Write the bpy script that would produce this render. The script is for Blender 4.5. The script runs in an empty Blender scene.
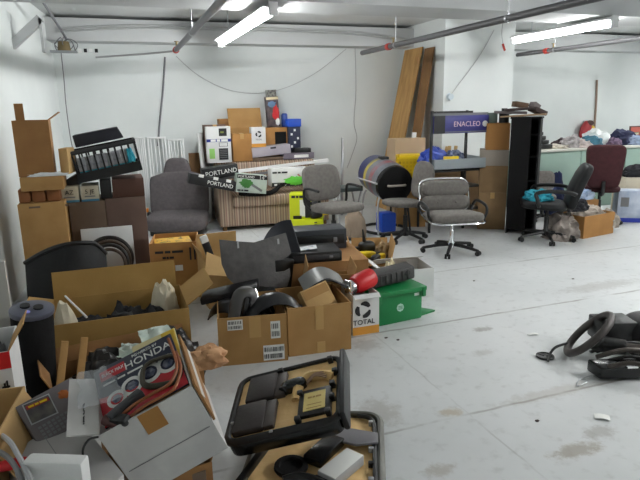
import bpy, bmesh, math, random
from mathutils import Vector, Matrix, Euler, noise
SC = bpy.context.scene
COL = SC.collection
random.seed(7)
RAD = math.radians
PI = math.pi

# ------------------------------------------------------------------ camera (room axes solved from the vanishing points)
FPX, CX, CY, CAMH = 564.0, 320.0, 240.0, 1.5
_y = Vector((111 - CX, 113 - CY, FPX)).normalized()
_x = Vector((1940 - CX, 77 - CY, FPX)); _x = (_x - _x.dot(_y) * _y).normalized()
_z = _x.cross(_y)
RW = Matrix((_x, _y, _z))                      # camera (right, down, forward) -> room
EYE = Vector((0, 0, CAMH))


def ray(x, y):
    return RW @ Vector((x - CX, y - CY, FPX))


def G(x, y, z=0.0):
    """room point seen at (x, y) on the level z"""
    d = ray(x, y)
    return EYE + d * ((z - CAMH) / d.z)


def PY(x, y, Y):
    d = ray(x, y)
    return EYE + d * (Y / d.y)


def PX(x, y, X):
    d = ray(x, y)
    return EYE + d * (X / d.x)


def up(p, py):
    """height of the point straight above p that is seen on row py"""
    a = RW.transposed() @ (Vector((p[0], p[1], 0)) - EYE)
    b = RW.transposed() @ Vector((0, 0, 1))
    k = (py - CY) / FPX
    return (k * a.z - a.y) / (b.y - k * b.z)


cam = bpy.data.cameras.new('camera')
co = bpy.data.objects.new('camera', cam)
COL.objects.link(co)
cam.sensor_width = 36
cam.lens = FPX / 640 * 36
cam.clip_start = 0.02
m3 = Matrix((RW.col[0], -RW.col[1], -RW.col[2])).transposed()
co.matrix_world = Matrix.Translation(EYE) @ m3.to_4x4()
SC.camera = co

# ------------------------------------------------------------------ materials
MATS = {}


def mat(name, col, rough=0.6, metal=0.0, col2=None, scale=8.0, bump=0.0, bscale=60.0, emit=0.0, alpha=1.0, trans=0.0,
        stretch=(1, 1, 1), detail=4.0, lo=0.35, hi=0.68, spec=0.5):
    if name in MATS:
        return MATS[name]
    m = bpy.data.materials.new(name)
    m.use_nodes = True
    nt = m.node_tree
    N, L = nt.nodes, nt.links
    p = N['Principled BSDF']
    p.inputs['Base Color'].default_value = (*col, 1)
    p.inputs['Roughness'].default_value = rough
    p.inputs['Metallic'].default_value = metal
    p.inputs['Specular IOR Level'].default_value = spec
    p.inputs['Alpha'].default_value = alpha
    p.inputs['Transmission Weight'].default_value = trans
    if emit:
        p.inputs['Emission Color'].default_value = (*col, 1)
        p.inputs['Emission Strength'].default_value = emit
    if col2 is not None or bump:
        tc = N.new('ShaderNodeTexCoord')
        mp = N.new('ShaderNodeMapping')
        mp.inputs['Scale'].default_value = stretch
        L.new(tc.outputs['Object'], mp.inputs['Vector'])
    if col2 is not None:
        nz = N.new('ShaderNodeTexNoise')
        nz.inputs['Scale'].default_value = scale
        nz.inputs['Detail'].default_value = detail
        L.new(mp.outputs[0], nz.inputs['Vector'])
        cr = N.new('ShaderNodeValToRGB')
        cr.color_ramp.elements[0].position = lo
        cr.color_ramp.elements[1].position = hi
        cr.color_ramp.elements[0].color = (*col, 1)
        cr.color_ramp.elements[1].color = (*col2, 1)
        L.new(nz.outputs['Fac'], cr.inputs[0])
        L.new(cr.outputs[0], p.inputs['Base Color'])
    if bump:
        nb = N.new('ShaderNodeTexNoise')
        nb.inputs['Scale'].default_value = bscale
        nb.inputs['Detail'].default_value = 3
        L.new(mp.outputs[0], nb.inputs['Vector'])
        bp = N.new('ShaderNodeBump')
        bp.inputs['Strength'].default_value = bump
        bp.inputs['Distance'].default_value = 0.01
        L.new(nb.outputs['Fac'], bp.inputs['Height'])
        L.new(bp.outputs[0], p.inputs['Normal'])
    MATS[name] = m
    return m


def hexc(r, g, b):
    f = lambda v: (v / 255 / 12.92) if v / 255 <= 0.04045 else ((v / 255 + 0.055) / 1.055) ** 2.4
    return (f(r), f(g), f(b))


CARD = mat('cardboard', hexc(176, 137, 84), 0.85, col2=hexc(162, 122, 72), scale=5, bump=0.08, bscale=120)
CARDB = mat('cardboard_brown', hexc(150, 108, 62), 0.85, col2=hexc(136, 96, 54), scale=5, bump=0.08, bscale=120)
CARDO = mat('cardboard_orange', hexc(176, 128, 72), 0.85, col2=hexc(162, 116, 64), scale=5, bump=0.08)
CARDL = mat('cardboard_pale', hexc(198, 164, 110), 0.85, col2=hexc(186, 150, 98), scale=6, bump=0.08)
CARDD = mat('cardboard_dull', hexc(110, 92, 76), 0.88, col2=hexc(98, 80, 66), scale=4, bump=0.06)
CARDM = mat('cardboard_mauve', hexc(112, 90, 80), 0.88, col2=hexc(100, 80, 72), scale=4, bump=0.06)
TAPE = mat('packing_tape', hexc(188, 150, 92), 0.35)
TAPEB = mat('brown_tape', hexc(160, 112, 50), 0.4)
BLACK = mat('black_plastic', hexc(18, 18, 19), 0.45, bump=0.05, bscale=200)
BLACKG = mat('black_gloss_plastic', hexc(14, 14, 16), 0.25)
BLACKM = mat('matt_black', hexc(15, 14, 15), 0.8, spec=.25, bump=0.1, bscale=80)
DGREY = mat('dark_grey_plastic', hexc(50, 50, 53), 0.5, bump=0.05, bscale=150)
MGREY = mat('mid_grey_plastic', hexc(120, 120, 122), 0.5)
LGREY = mat('light_grey_plastic', hexc(176, 176, 178), 0.5)
WHITE = mat('white_card', hexc(226, 226, 224), 0.6, col2=hexc(214, 214, 214), scale=5)
WHITEP = mat('white_plastic', hexc(235, 236, 236), 0.4)
CHROME = mat('chrome', (0.82, 0.82, 0.84), 0.15, 1.0)
STEEL = mat('steel', (0.42, 0.43, 0.45), 0.4, 1.0)
PIPE = mat('grey_pipe', hexc(136, 136, 140), 0.45, 0.2, col2=hexc(112, 112, 118), scale=4, stretch=(1, .2, 1))
GREYFAB = mat('grey_fabric', hexc(118, 114, 109), 0.95, col2=hexc(104, 100, 96), scale=30, bump=0.25, bscale=250)
SEATFAB = mat('dark_grey_fabric', hexc(92, 86, 88), 0.95, col2=hexc(82, 77, 79), scale=25, bump=0.25, bscale=250)
RED = mat('red_plastic', hexc(196, 24, 30), 0.4)
BLUE = mat('blue_plastic', hexc(28, 78, 190), 0.4)
GREEN = mat('green_plastic', hexc(8, 118, 60), 0.4, bump=0.03)
YELLOW = mat('yellow_plastic', hexc(236, 200, 22), 0.45)
TAN = mat('tan_foam', hexc(236, 200, 142), 0.8, col2=hexc(216, 176, 116), scale=9, bump=0.15, bscale=70)
WOOD = mat('plywood', hexc(196, 156, 98), 0.7, col2=hexc(168, 126, 72), scale=5, stretch=(1, 3, .6), detail=6)
WOODD = mat('dark_board', hexc(132, 96, 56), 0.7, col2=hexc(108, 76, 42), scale=5, stretch=(1, 3, .5))
PAPER = mat('paper', hexc(232, 232, 228), 0.7)
INK = mat('black_ink', hexc(34, 34, 38), 0.6)
TEAL = mat('teal_cloth', hexc(40, 150, 168), 0.95, col2=hexc(22, 112, 130), scale=14)
PAPERBAG = mat('kraft_paper', hexc(206, 160, 118), 0.8, col2=hexc(184, 136, 96), scale=10)


# ------------------------------------------------------------------ mesh builder
class MB:
    def __init__(self, M=None):
        self.v, self.f = [], []
        self.M = M or Matrix.Identity(4)

    def add(self, vs, fs, M=None):
        T = self.M @ M if M is not None else self.M
        o = len(self.v)
        self.v += [T @ Vector(p) for p in vs]
        self.f += [tuple(i + o for i in f) for f in fs]
        return self

    def bm(self, bm, M=None):
        bm.verts.ensure_lookup_table()
        for i, v in enumerate(bm.verts):
            v.index = i
        vs = [v.co.copy() for v in bm.verts]
        fs = [[v.index for v in f.verts] for f in bm.faces]
        bm.free()
        return self.add(vs, fs, M)

    def bx(self, x0, y0, z0, x1, y1, z1, r=0.0, M=None, seg=2):
        bm = bmesh.new()
        bmesh.ops.create_cube(bm, size=1)
        for v in bm.verts:
            v.co = Vector(((x0 + x1) / 2 + v.co.x * (x1 - x0), (y0 + y1) / 2 + v.co.y * (y1 - y0), (z0 + z1) / 2 + v.co.z * (z1 - z0)))
        if r:
            bmesh.ops.bevel(bm, geom=bm.edges[:], offset=r, segments=seg, profile=0.5, affect='EDGES')
        return self.bm(bm, M)

    def box(self, c, s, rot=(0, 0, 0), r=0.0, seg=2):
        M = Matrix.Translation(c) @ Euler([RAD(a) for a in rot]).to_matrix().to_4x4()
        return self.bx(-s[0] / 2, -s[1] / 2, -s[2] / 2, s[0] / 2, s[1] / 2, s[2] / 2, r, M, seg)

    def cyl(self, p0, p1, r0, r1=None, n=14, cap=True):
        r1 = r0 if r1 is None else r1
        p0, p1 = Vector(p0), Vector(p1)
        d = (p1 - p0)
        q = d.to_track_quat('Z', 'Y').to_matrix()
        vs, fs = [], []
        for k, (p, r) in enumerate(((p0, r0), (p1, r1))):
            for i in range(n):
                a = 2 * PI * i / n
                vs.append(p + q @ Vector((r * math.cos(a), r * math.sin(a), 0)))
        for i in range(n):
            j = (i + 1) % n
            fs.append((i, j, n + j, n + i))
        if cap:
            fs.append(tuple(reversed(range(n))))
            fs.append(tuple(range(n, 2 * n)))
        return self.add(vs, fs)

    def tube(self, pts, r, n=8, smooth=4, closed=False, flat=None):
        pts = [Vector(p) for p in pts]
        if smooth and len(pts) > 2:
            out = []
            m = len(pts)
            rng = range(m) if closed else range(m - 1)
            for i in rng:
                if closed:
                    p = [pts[(i + k - 1) % m] for k in range(4)]
                else:
                    p = [pts[max(0, i - 1)], pts[i], pts[i + 1], pts[min(m - 1, i + 2)]]
                for k in range(smooth):
                    t = k / smooth
                    out.append(0.5 * ((2 * p[1]) + (-p[0] + p[2]) * t + (2 * p[0] - 5 * p[1] + 4 * p[2] - p[3]) * t * t
                                      + (-p[0] + 3 * p[1] - 3 * p[2] + p[3]) * t ** 3))
            if not closed:
                out.append(pts[-1])
            pts = out
        m = len(pts)
        vs, fs = [], []
        nrm = None
        for i, p in enumerate(pts):
            a = pts[(i - 1) % m] if (closed or i > 0) else pts[0]
            b = pts[(i + 1) % m] if (closed or i < m - 1) else pts[-1]
            t = (b - a)
            t = t.normalized() if t.length > 1e-9 else Vector((0, 0, 1))
            if nrm is None:
                nrm = t.orthogonal().normalized()
            nrm = (nrm - nrm.dot(t) * t)
            nrm = nrm.normalized() if nrm.length > 1e-6 else t.orthogonal().normalized()
            bn = t.cross(nrm)
            rr = r(i / max(1, m - 1)) if callable(r) else r
            for k in range(n):
                an = 2 * PI * k / n
                vs.append(p + nrm * rr * math.cos(an) + bn * rr * math.sin(an) * (flat or 1))
        for i in range(m if closed else m - 1):
            for k in range(n):
                a, b = i * n + k, i * n + (k + 1) % n
                c, d = ((i + 1) % m) * n + (k + 1) % n, ((i + 1) % m) * n + k
                fs.append((a, b, c, d))
        if not closed:
            fs.append(tuple(reversed(range(n))))
            fs.append(tuple(range((m - 1) * n, m * n)))
        return self.add(vs, fs)

    def lathe(self, prof, n=24, M=None, cap=True):
        vs, fs = [], []
        for r, z in prof:
            for i in range(n):
                a = 2 * PI * i / n
                vs.append((r * math.cos(a), r * math.sin(a), z))
        for k in range(len(prof) - 1):
            for i in range(n):
                j = (i + 1) % n
                fs.append((k * n + i, k * n + j, (k + 1) * n + j, (k + 1) * n + i))
        if cap:
            fs.append(tuple(reversed(range(n))))
            fs.append(tuple(range((len(prof) - 1) * n, len(prof) * n)))
        return self.add(vs, fs, M)

    def sq(self, c, s, e1=0.5, e2=0.5, nu=28, nv=16, rot=(0, 0, 0), fn=None):
        """superellipsoid cushion"""
        sg = lambda w, e: math.copysign(abs(w) ** e, w)
        vs, fs = [], []
        for j in range(nv + 1):
            ph = -PI / 2 + PI * j / nv
            for i in range(nu):
                th = 2 * PI * i / nu
                p = Vector((s[0] * sg(math.cos(ph), e1) * sg(math.cos(th), e2), s[1] * sg(math.cos(ph), e1) * sg(math.sin(th), e2), s[2] * sg(math.sin(ph), e1)))
                if fn:
                    p = fn(p)
                vs.append(p)
        for j in range(nv):
            for i in range(nu):
                k = (i + 1) % nu
                fs.append((j * nu + i, j * nu + k, (j + 1) * nu + k, (j + 1) * nu + i))
        M = Matrix.Translation(c) @ Euler([RAD(a) for a in rot]).to_matrix().to_4x4()
        return self.add(vs, fs, M)

    def prism(self, poly, z0, z1, M=None, r=0.0):
        n = len(poly)
        bm = bmesh.new()
        a = [bm.verts.new((x, y, z0)) for x, y in poly]
        b = [bm.verts.new((x, y, z1)) for x, y in poly]
        bm.faces.new(list(reversed(a)))
        bm.faces.new(b)
        for i in range(n):
            j = (i + 1) % n
            bm.faces.new((a[i], a[j], b[j], b[i]))
        bmesh.ops.recalc_face_normals(bm, faces=bm.faces[:])
        if r:
            bmesh.ops.bevel(bm, geom=bm.edges[:], offset=r, segments=2, profile=0.5, affect='EDGES')
        return self.bm(bm, M)

    def blob(self, c, s, seed=0, amp=0.25, fr=2.0, sub=4, flat=True, rot=0.0, fold=0.0):
        bm = bmesh.new()
        bmesh.ops.create_icosphere(bm, subdivisions=sub, radius=1)
        o = Vector((seed * 3.7, seed * 1.3, seed * 7.1))
        for v in bm.verts:
            p = v.co.copy()
            k = 1 + amp * noise.fractal(p * fr + o, 0.6, 2.2, 4)
            if fold:
                w = noise.noise(p * 1.3 + o) * 6
                k += fold * math.sin(p.x * 9 + p.y * 7 + w)
            q = p * k
            v.co = Vector((q.x * s[0], q.y * s[1], (max(q.z, -0.25) + 0.25) * s[2] / 1.25 if flat else q.z * s[2]))
        M = Matrix.Translation(c) @ Matrix.Rotation(rot, 4, 'Z')
        return self.bm(bm, M)

    def sheet(self, fn, nu, nv, th):
        """fn(u, v) -> point; a curved plate of thickness th"""
        top = [[Vector(fn(i / nu, j / nv)) for j in range(nv + 1)] for i in range(nu + 1)]
        vs, fs = [], []
        bot = []
        for i in range(nu + 1):
            for j in range(nv + 1):
                du = top[min(nu, i + 1)][j] - top[max(0, i - 1)][j]
                dv = top[i][min(nv, j + 1)] - top[i][max(0, j - 1)]
                nn = du.cross(dv)
                nn = nn.normalized() if nn.length > 1e-9 else Vector((0, 0, 1))
                vs.append(top[i][j])
                bot.append(top[i][j] - nn * th)
        K = len(vs)
        vs += bot
        W = nv + 1
        for i in range(nu):
            for j in range(nv):
                a, b, c, d = i * W + j, (i + 1) * W + j, (i + 1) * W + j + 1, i * W + j + 1
                fs.append((a, b, c, d))
                fs.append((K + d, K + c, K + b, K + a))
        for i in range(nu):
            a, b = i * W, (i + 1) * W
            fs.append((a, K + a, K + b, b))
            a, b = i * W + nv, (i + 1) * W + nv
            fs.append((b, K + b, K + a, a))
        for j in range(nv):
            a, b = j, j + 1
            fs.append((b, K + b, K + a, a))
            a, b = nu * W + j, nu * W + j + 1
            fs.append((a, K + a, K + b, b))
        return self.add(vs, fs)

    def build(self, name, m, parent=None, ang=38, **tags):
        me = bpy.data.meshes.new(name)
        me.from_pydata([tuple(p) for p in self.v], [], self.f)
        me.update()
        bm = bmesh.new()
        bm.from_mesh(me)
        bmesh.ops.recalc_face_normals(bm, faces=bm.faces[:])
        bm.to_mesh(me)
        bm.free()
        if ang:
            me.shade_smooth()
            me.set_sharp_from_angle(angle=RAD(ang))
        me.materials.append(m)
        o = bpy.data.objects.new(name, me)
        COL.objects.link(o)
        if parent is not None:
            o.parent = parent
        for k, v in tags.items():
            o[k] = v
        return o


def thing(name, label, cat, loc=(0, 0, 0), rz=0.0, group=None, rot=None):
    o = bpy.data.objects.new(name, None)
    o.empty_display_size = 0.05
    COL.objects.link(o)
    R = Matrix.Rotation(rz, 4, 'Z')
    if rot:
        R = R @ Euler([RAD(a) for a in rot]).to_matrix().to_4x4()
    o.matrix_world = Matrix.Translation(loc) @ R
    o['label'] = label
    o['category'] = cat
    if group:
        o['group'] = group
    return o


def single(name, label, cat, b, m, loc=(0, 0, 0), rz=0.0, group=None, rot=None, ang=38):
    """a thing that is one mesh, origin at its base"""
    o = b.build(name, m, None, ang)
    R = Matrix.Rotation(rz, 4, 'Z')
    if rot:
        R = R @ Euler([RAD(a) for a in rot]).to_matrix().to_4x4()
    o.matrix_world = Matrix.Translation(loc) @ R
    o['label'] = label
    o['category'] = cat
    if group:
        o['group'] = group
    return o


def struct(name, b, m, ang=38):
    o = b.build(name, m, None, ang)
    o['kind'] = 'structure'
    return o


def text(parent, s, size, M, m, name='lettering', depth=0.0012, sx=1.0, label=None):
    cu = bpy.data.curves.new('txt', 'FONT')
    cu.body = s
    cu.size = size
    cu.extrude = depth
    cu.align_x = 'CENTER'
    cu.align_y = 'CENTER'
    cu.resolution_u = 3
    t = bpy.data.objects.new('txt', cu)
    COL.objects.link(t)
    bpy.context.view_layer.update()
    me = bpy.data.meshes.new_from_object(t.evaluated_get(bpy.context.evaluated_depsgraph_get()))
    bpy.data.objects.remove(t)
    bpy.data.curves.remove(cu)
    me.transform(M @ Matrix.Diagonal((sx, 1, 1, 1)))
    me.name = name
    me.materials.clear()
    me.materials.append(m)
    o = bpy.data.objects.new(name, me)
    COL.objects.link(o)
    o.parent = parent
    if label:
        o['label'] = label
    return o


def FRONT(x, z, y=-0.001, roll=0):        # writing on a face that looks towards local -y
    return Matrix.Translation((x, y, z)) @ Matrix.Rotation(PI / 2, 4, 'X') @ Matrix.Rotation(RAD(roll), 4, 'Z')


def TOP(x, y, z, roll=0):
    return Matrix.Translation((x, y, z)) @ Matrix.Rotation(RAD(roll), 4, 'Z')


def decal(parent, name, x0, z0, x1, z1, m, y=0.0, t=0.0015, label=None):
    o = MB().bx(x0, y - t, z0, x1, y, z1).build(name, m, parent)
    if label:
        o['label'] = label
    return o


def fr(pl, pr, zb=0.0):
    """front-bottom edge of a box from where its two ends are seen on level zb: corner, yaw, width"""
    A, B = G(pl[0], pl[1], zb), G(pr[0], pr[1], zb)
    d = B - A
    return A, math.atan2(d.y, d.x), d.length


def carton(name, label, o, rz, w, d, h, m=None, group=None, open_=False, flaps=(), rot=None, tape=True, cat='box', tapem=None, flapm=None):
    """cardboard box; local origin = front left bottom corner, x along its front, y to the back.
    flaps: (side, degrees from standing upright outwards, length[, start, end])"""
    m = m or CARD
    t = thing(name, label, cat, o, rz, group, rot)
    if not open_:
        MB().bx(0, 0, 0, w, d, h, 0.004).build('body', m, t)
        if tape:
            b = MB()
            b.bx(w / 2 - .025, -.0012, h - .07, w / 2 + .025, 0.0, h - .002)
            b.bx(w / 2 - .025, -.0012, h - .002, w / 2 + .025, d, h + .0012)
            b.build('tape', tapem or TAPE, t)
    else:
        k = .006
        b = MB()
        b.bx(0, 0, 0, w, d, k)
        b.bx(0, 0, k, w, k, h)
        b.bx(0, d - k, k, w, d, h)
        b.bx(0, k, k, k, d - k, h)
        b.bx(w - k, k, k, w, d - k, h)
        b.build('body', m, t)
    for fl in flaps:
        side, deg, ln = fl[:3]
        s0, s1 = (fl[3], fl[4]) if len(fl) > 3 else (0.01, 0.99)
        L = w if side in 'fb' else d
        if side == 'f':
            M = Matrix.Translation((0, 0.003, h)) @ Matrix.Rotation(RAD(deg), 4, 'X')
        elif side == 'b':
            M = Matrix.Translation((w, d - 0.003, h)) @ Matrix.Rotation(PI, 4, 'Z') @ Matrix.Rotation(RAD(deg), 4, 'X')
        elif side == 'l':
            M = Matrix.Translation((0.003, d, h)) @ Matrix.Rotation(-PI / 2, 4, 'Z') @ Matrix.Rotation(RAD(deg), 4, 'X')
        else:
            M = Matrix.Translation((w - 0.003, 0, h)) @ Matrix.Rotation(PI / 2, 4, 'Z') @ Matrix.Rotation(RAD(deg), 4, 'X')
        MB(M).bx(L * s0, -.0025, 0.0, L * s1, .0025, ln).build('flap', flapm or m, t)
    return t


def copy_tree(o, parent=None):
    c = o.copy()
    COL.objects.link(c)
    if parent is not None:
        c.parent = parent
    for ch in list(o.children):
        copy_tree(ch, c)
    return c


def printed(parent, wd, ht, M, m, words=(3, 2, 4), name='printed_line'):
    """a line of small unreadable print: one bar for each word"""
    b = MB(M)
    tot = sum(words) + .6 * (len(words) - 1)
    x = -wd / 2
    for k in words:
        ln = wd * k / tot
        b.bx(x, -ht / 2, 0, x + ln, ht / 2, .0008)
        x += ln + wd * .6 / tot
    return b.build(name, m, parent)
# ------------------------------------------------------------------ the room
YB = 8.05
XL0, XL1 = -0.60, -1.12          # left wall at the back and near the camera


def wallmat():
    m = mat('white_wall', hexc(224, 228, 227), 0.75, col2=hexc(214, 219, 218), scale=1.3, bump=0.05, bscale=12)
    return m


WALL = wallmat()
CEIL = mat('ceiling_paint', hexc(214, 216, 216), 0.8, col2=hexc(200, 202, 202), scale=1.0)
BEAM = mat('beam_paint', hexc(200, 202, 203), 0.8, col2=hexc(188, 190, 190), scale=1.2)

# floor: painted concrete with joints and stains
fm = bpy.data.materials.new('painted_concrete')
fm.use_nodes = True
N, L = fm.node_tree.nodes, fm.node_tree.links
pb = N['Principled BSDF']
tc = N.new('ShaderNodeTexCoord')
sep = N.new('ShaderNodeSeparateXYZ')
L.new(tc.outputs['Object'], sep.inputs[0])


def nmath(op, a, b=None, c=None):
    n = N.new('ShaderNodeMath')
    n.operation = op
    for i, v in enumerate((a, b, c)):
        if v is None:
            continue
        if isinstance(v, (int, float)):
            n.inputs[i].default_value = v
        else:
            L.new(v, n.inputs[i])
    return n.outputs[0]


def noise_n(scale, detail=4, rough=0.55):
    n = N.new('ShaderNodeTexNoise')
    n.inputs['Scale'].default_value = scale
    n.inputs['Detail'].default_value = detail
    n.inputs['Roughness'].default_value = rough
    L.new(tc.outputs['Object'], n.inputs['Vector'])
    return n.outputs['Fac']


def mixc(fac, a, b):
    n = N.new('ShaderNodeMix')
    n.data_type = 'RGBA'
    L.new(fac, n.inputs[0])
    for i, v in ((6, a), (7, b)):
        if isinstance(v, tuple):
            n.inputs[i].default_value = (*v, 1)
        else:
            L.new(v, n.inputs[i])
    return n.outputs[2]


def ramp(v, lo, hi):
    n = N.new('ShaderNodeMapRange')
    n.interpolation_type = 'SMOOTHSTEP'
    L.new(v, n.inputs[0])
    n.inputs[1].default_value, n.inputs[2].default_value = lo, hi
    return n.outputs[0]


base = mixc(ramp(noise_n(1.1, 5), .35, .7), hexc(206, 208, 208), hexc(195, 198, 198))
base = mixc(nmath('MULTIPLY', ramp(noise_n(14, 6), .52, .75), .35), base, hexc(150, 150, 148))
wob = nmath('MULTIPLY', nmath('SUBTRACT', noise_n(5, 3), .5), .03)


def joint(axis, at, w=.012, k=.55):
    d = nmath('ABSOLUTE', nmath('SUBTRACT', nmath('ADD', sep.outputs[axis], wob), at))
    return nmath('MULTIPLY', nmath('SUBTRACT', 1.0, ramp(d, w * .3, w)), k)


yA, yB, yC = G(560, 256).y, G(530, 308).y, G(505, 406).y
jn = None
for ax, at, w, k in ((1, yA, .016, .5), (1, yB, .016, .6), (1, yC, .013, .6), (0, G(490, 432).x, .008, .3)):
    j = joint(ax, at, w, k)
    jn = j if jn is None else nmath('MAXIMUM', jn, j)
jn = nmath('MULTIPLY', jn, ramp(noise_n(3, 3), .3, .6))
base = mixc(jn, base, hexc(104, 98, 90))


def stain(px, py, rx, ry, col, k):
    global base
    p = G(px, py)
    dx = nmath('DIVIDE', nmath('SUBTRACT', sep.outputs[0], p.x), rx)
    dy = nmath('DIVIDE', nmath('SUBTRACT', sep.outputs[1], p.y), ry)
    d = nmath('SQRT', nmath('ADD', nmath('MULTIPLY', dx, dx), nmath('MULTIPLY', dy, dy)))
    d = nmath('ADD', d, nmath('MULTIPLY', nmath('SUBTRACT', noise_n(16, 8, .75), .5), 2.6))
    f = nmath('MULTIPLY', nmath('SUBTRACT', 1.0, ramp(d, .35, 1.1)), k)
    base = mixc(f, base, col)


stain(482, 329, .09, .05, hexc(120, 112, 104), 0.54)
stain(452, 412, .07, .05, hexc(160, 138, 100), 0.54)
stain(483, 353, .1, .05, hexc(150, 146, 140), 0.36)
stain(578, 450, .16, .06, hexc(118, 100, 70), 0.58)
stain(600, 432, .12, .05, hexc(110, 96, 84), 0.43)
stain(380, 412, .12, .16, hexc(128, 118, 104), 0.40)
stain(440, 470, .08, .05, hexc(130, 112, 88), 0.43)
stain(600, 286, .5, .12, hexc(138, 132, 126), 0.36)
stain(620, 330, .5, .2, hexc(150, 144, 140), 0.36)
stain(365, 345, .12, .12, hexc(130, 120, 112), 0.36)
stain(555, 392, .4, .06, hexc(150, 140, 126), 0.32)
L.new(base, pb.inputs['Base Color'])
pb.inputs['Roughness'].default_value = 0.5
bpn = N.new('ShaderNodeBump')
bpn.inputs['Strength'].default_value = 0.15
bpn.inputs['Distance'].default_value = 0.01
L.new(noise_n(25, 5), bpn.inputs['Height'])
L.new(bpn.outputs[0], pb.inputs['Normal'])

struct('floor', MB().bx(-1.6, -2.5, -.1, 11.2, YB + .2, 0), fm)
struct('wall_back', MB().bx(-1.4, YB, 0, 11.2, YB + .2, 2.75), WALL)
b = MB()
b.prism([(XL0, YB + .1), (XL1, 2.6), (XL1, -2.5), (XL1 - .2, -2.5), (XL1 - .2, 2.6), (XL0 - .2, YB + .1)], 0, 2.75)
struct('wall_left', b, WALL)
struct('wall_right', MB().bx(11.0, -2.5, 0, 11.2, YB, 2.75), WALL)
struct('wall_front', MB().bx(-1.4, -2.7, 0, 11.2, -2.5, 2.75), WALL)
struct('ceiling', MB().bx(-1.6, -2.7, 2.66, 11.2, YB + .2, 2.8), CEIL)
struct('trim_ceiling_beam', MB().bx(-1.3, 4.75, 2.37, 11, 5.3, 2.66), BEAM)
struct('trim_wall_beam', MB().bx(-1.3, 7.75, 2.36, 11, YB, 2.62), BEAM)
struct('trim_near_beam', MB().bx(-1.3, 1.6, 2.37, 11, 2.15, 2.66), BEAM)
PFX0, PFX1, PFY = 4.29, 5.42, 6.9
struct('trim_pillar', MB().bx(PFX0, PFY, 0, PFX1, YB, 2.7), WALL)

# ------------------------------------------------------------------ fluorescent lights
TUBE = mat('lit_tube', (.985, 1.0, .99), 0.4, emit=45)
FILL_FAR = mat('fill_tube_far', (.985, 1.0, .99), 0.4, emit=70)
FILL_NEAR = mat('fill_tube_near', (.985, 1.0, .99), 0.4, emit=135)
FIX = mat('white_enamel', hexc(220, 221, 222), 0.4)


def fluorescent(x, y0, y1, z, label, tm=None, two=False):
    t = thing('fluorescent_light', label, 'light', (x, y0, z), 0, 'ceiling tube lights')
    Ln = y1 - y0
    MB().bx(-.03, 0, .04, .03, Ln, .08, .006).build('housing', FIX, t)
    b = MB()
    b.prism([(-.03, .032), (.03, .032), (.085, .046), (.085, .05), (-.085, .05), (-.085, .046)], 0, Ln,
            Matrix(((1, 0, 0, 0), (0, 0, 1, 0), (0, 1, 0, 0), (0, 0, 0, 1))))
    b.build('reflector', FIX, t)
    segs = [(0.02, Ln - .02)] if not two else [(0.02, Ln * .72 - .01), (Ln * .72 + .01, Ln - .02)]
    for a, c in segs:
        tb = MB().cyl((0, a, 0), (0, c, 0), .019, n=12).build('tube', tm or TUBE, t)
        MB().cyl((0, a - .015, 0), (0, a, 0), .02).build('end_cap', MGREY, tb)
    for yy in (0.0, Ln):
        MB().bx(-.04, yy - .012, -.025, .04, yy + .012, .085, .004).build('end_plate', FIX, t)
    for yy in (Ln * .2, Ln * .8):
        MB().cyl((0, yy, .085), (0, yy, 2.66 - z), .006).build('hanger_rod', STEEL, t)
    return t


fluorescent(1.335, 4.78, 7.17, 2.28, 'long tube light at upper left above the sofa')
fluorescent(4.9, 4.70, 6.25, 2.28, 'tube light near the white pillar at upper right', two=True)
fluorescent(4.9, 0.2, 2.6, 2.28, 'added fill tube light nearer than the pillar, outside the view', FILL_NEAR)  # unseen extra fixture, added to brighten the foreground floor and cartons
fluorescent(8.6, 4.3, 6.7, 2.28, 'added fill tube light far to the right, outside the view', FILL_FAR)  # unseen extra fixture, added to brighten the right end of the wall

# ------------------------------------------------------------------ pipes and wires
BRASS = mat('brass', (.2, .15, .07), 0.5, .5)
HEADR = mat('red_bulb', hexc(170, 50, 40), 0.4)


DPIPE = mat('dark_grey_pipe', hexc(92, 92, 94), .5, .2)


def pipe(label, a, b_, r, heads=(), hang=(), extra=None, pm=None):
    t = thing('sprinkler_pipe', label, 'pipe', a, 0, 'grey pipes under the ceiling')
    a, b_ = Vector(a), Vector(b_)
    d = b_ - a
    bb = MB().cyl((0, 0, 0), d, r)
    if extra:
        bb.tube([Vector(p) - a for p in extra], r * .8, smooth=0)
    bb.build('pipe_body', pm or PIPE, t)
    for k in heads:
        p = d * k
        MB().cyl(p - d.normalized() * .03, p + d.normalized() * .03, r * 1.35).build('coupling', HEADR, t)
        h = MB().cyl(p + d.normalized() * .12 + Vector((0, 0, r * .8)), p + d.normalized() * .12 + Vector((0, 0, r + .05)), .012)
        h.cyl(p + d.normalized() * .12 + Vector((0, 0, r + .05)), p + d.normalized() * .12 + Vector((0, 0, r + .056)), .028)
        h.build('sprinkler_head', BRASS, t)
    for k in hang:
        p = d * k
        hb = MB().cyl(p - d.normalized() * .012, p + d.normalized() * .012, r * 1.2)
        hb.cyl(p + Vector((0, 0, r)), p + Vector((0, 0, 2.66 - a.z - p.z)), .006)
        hb.build('hanger', STEEL, t)
    return t


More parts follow.
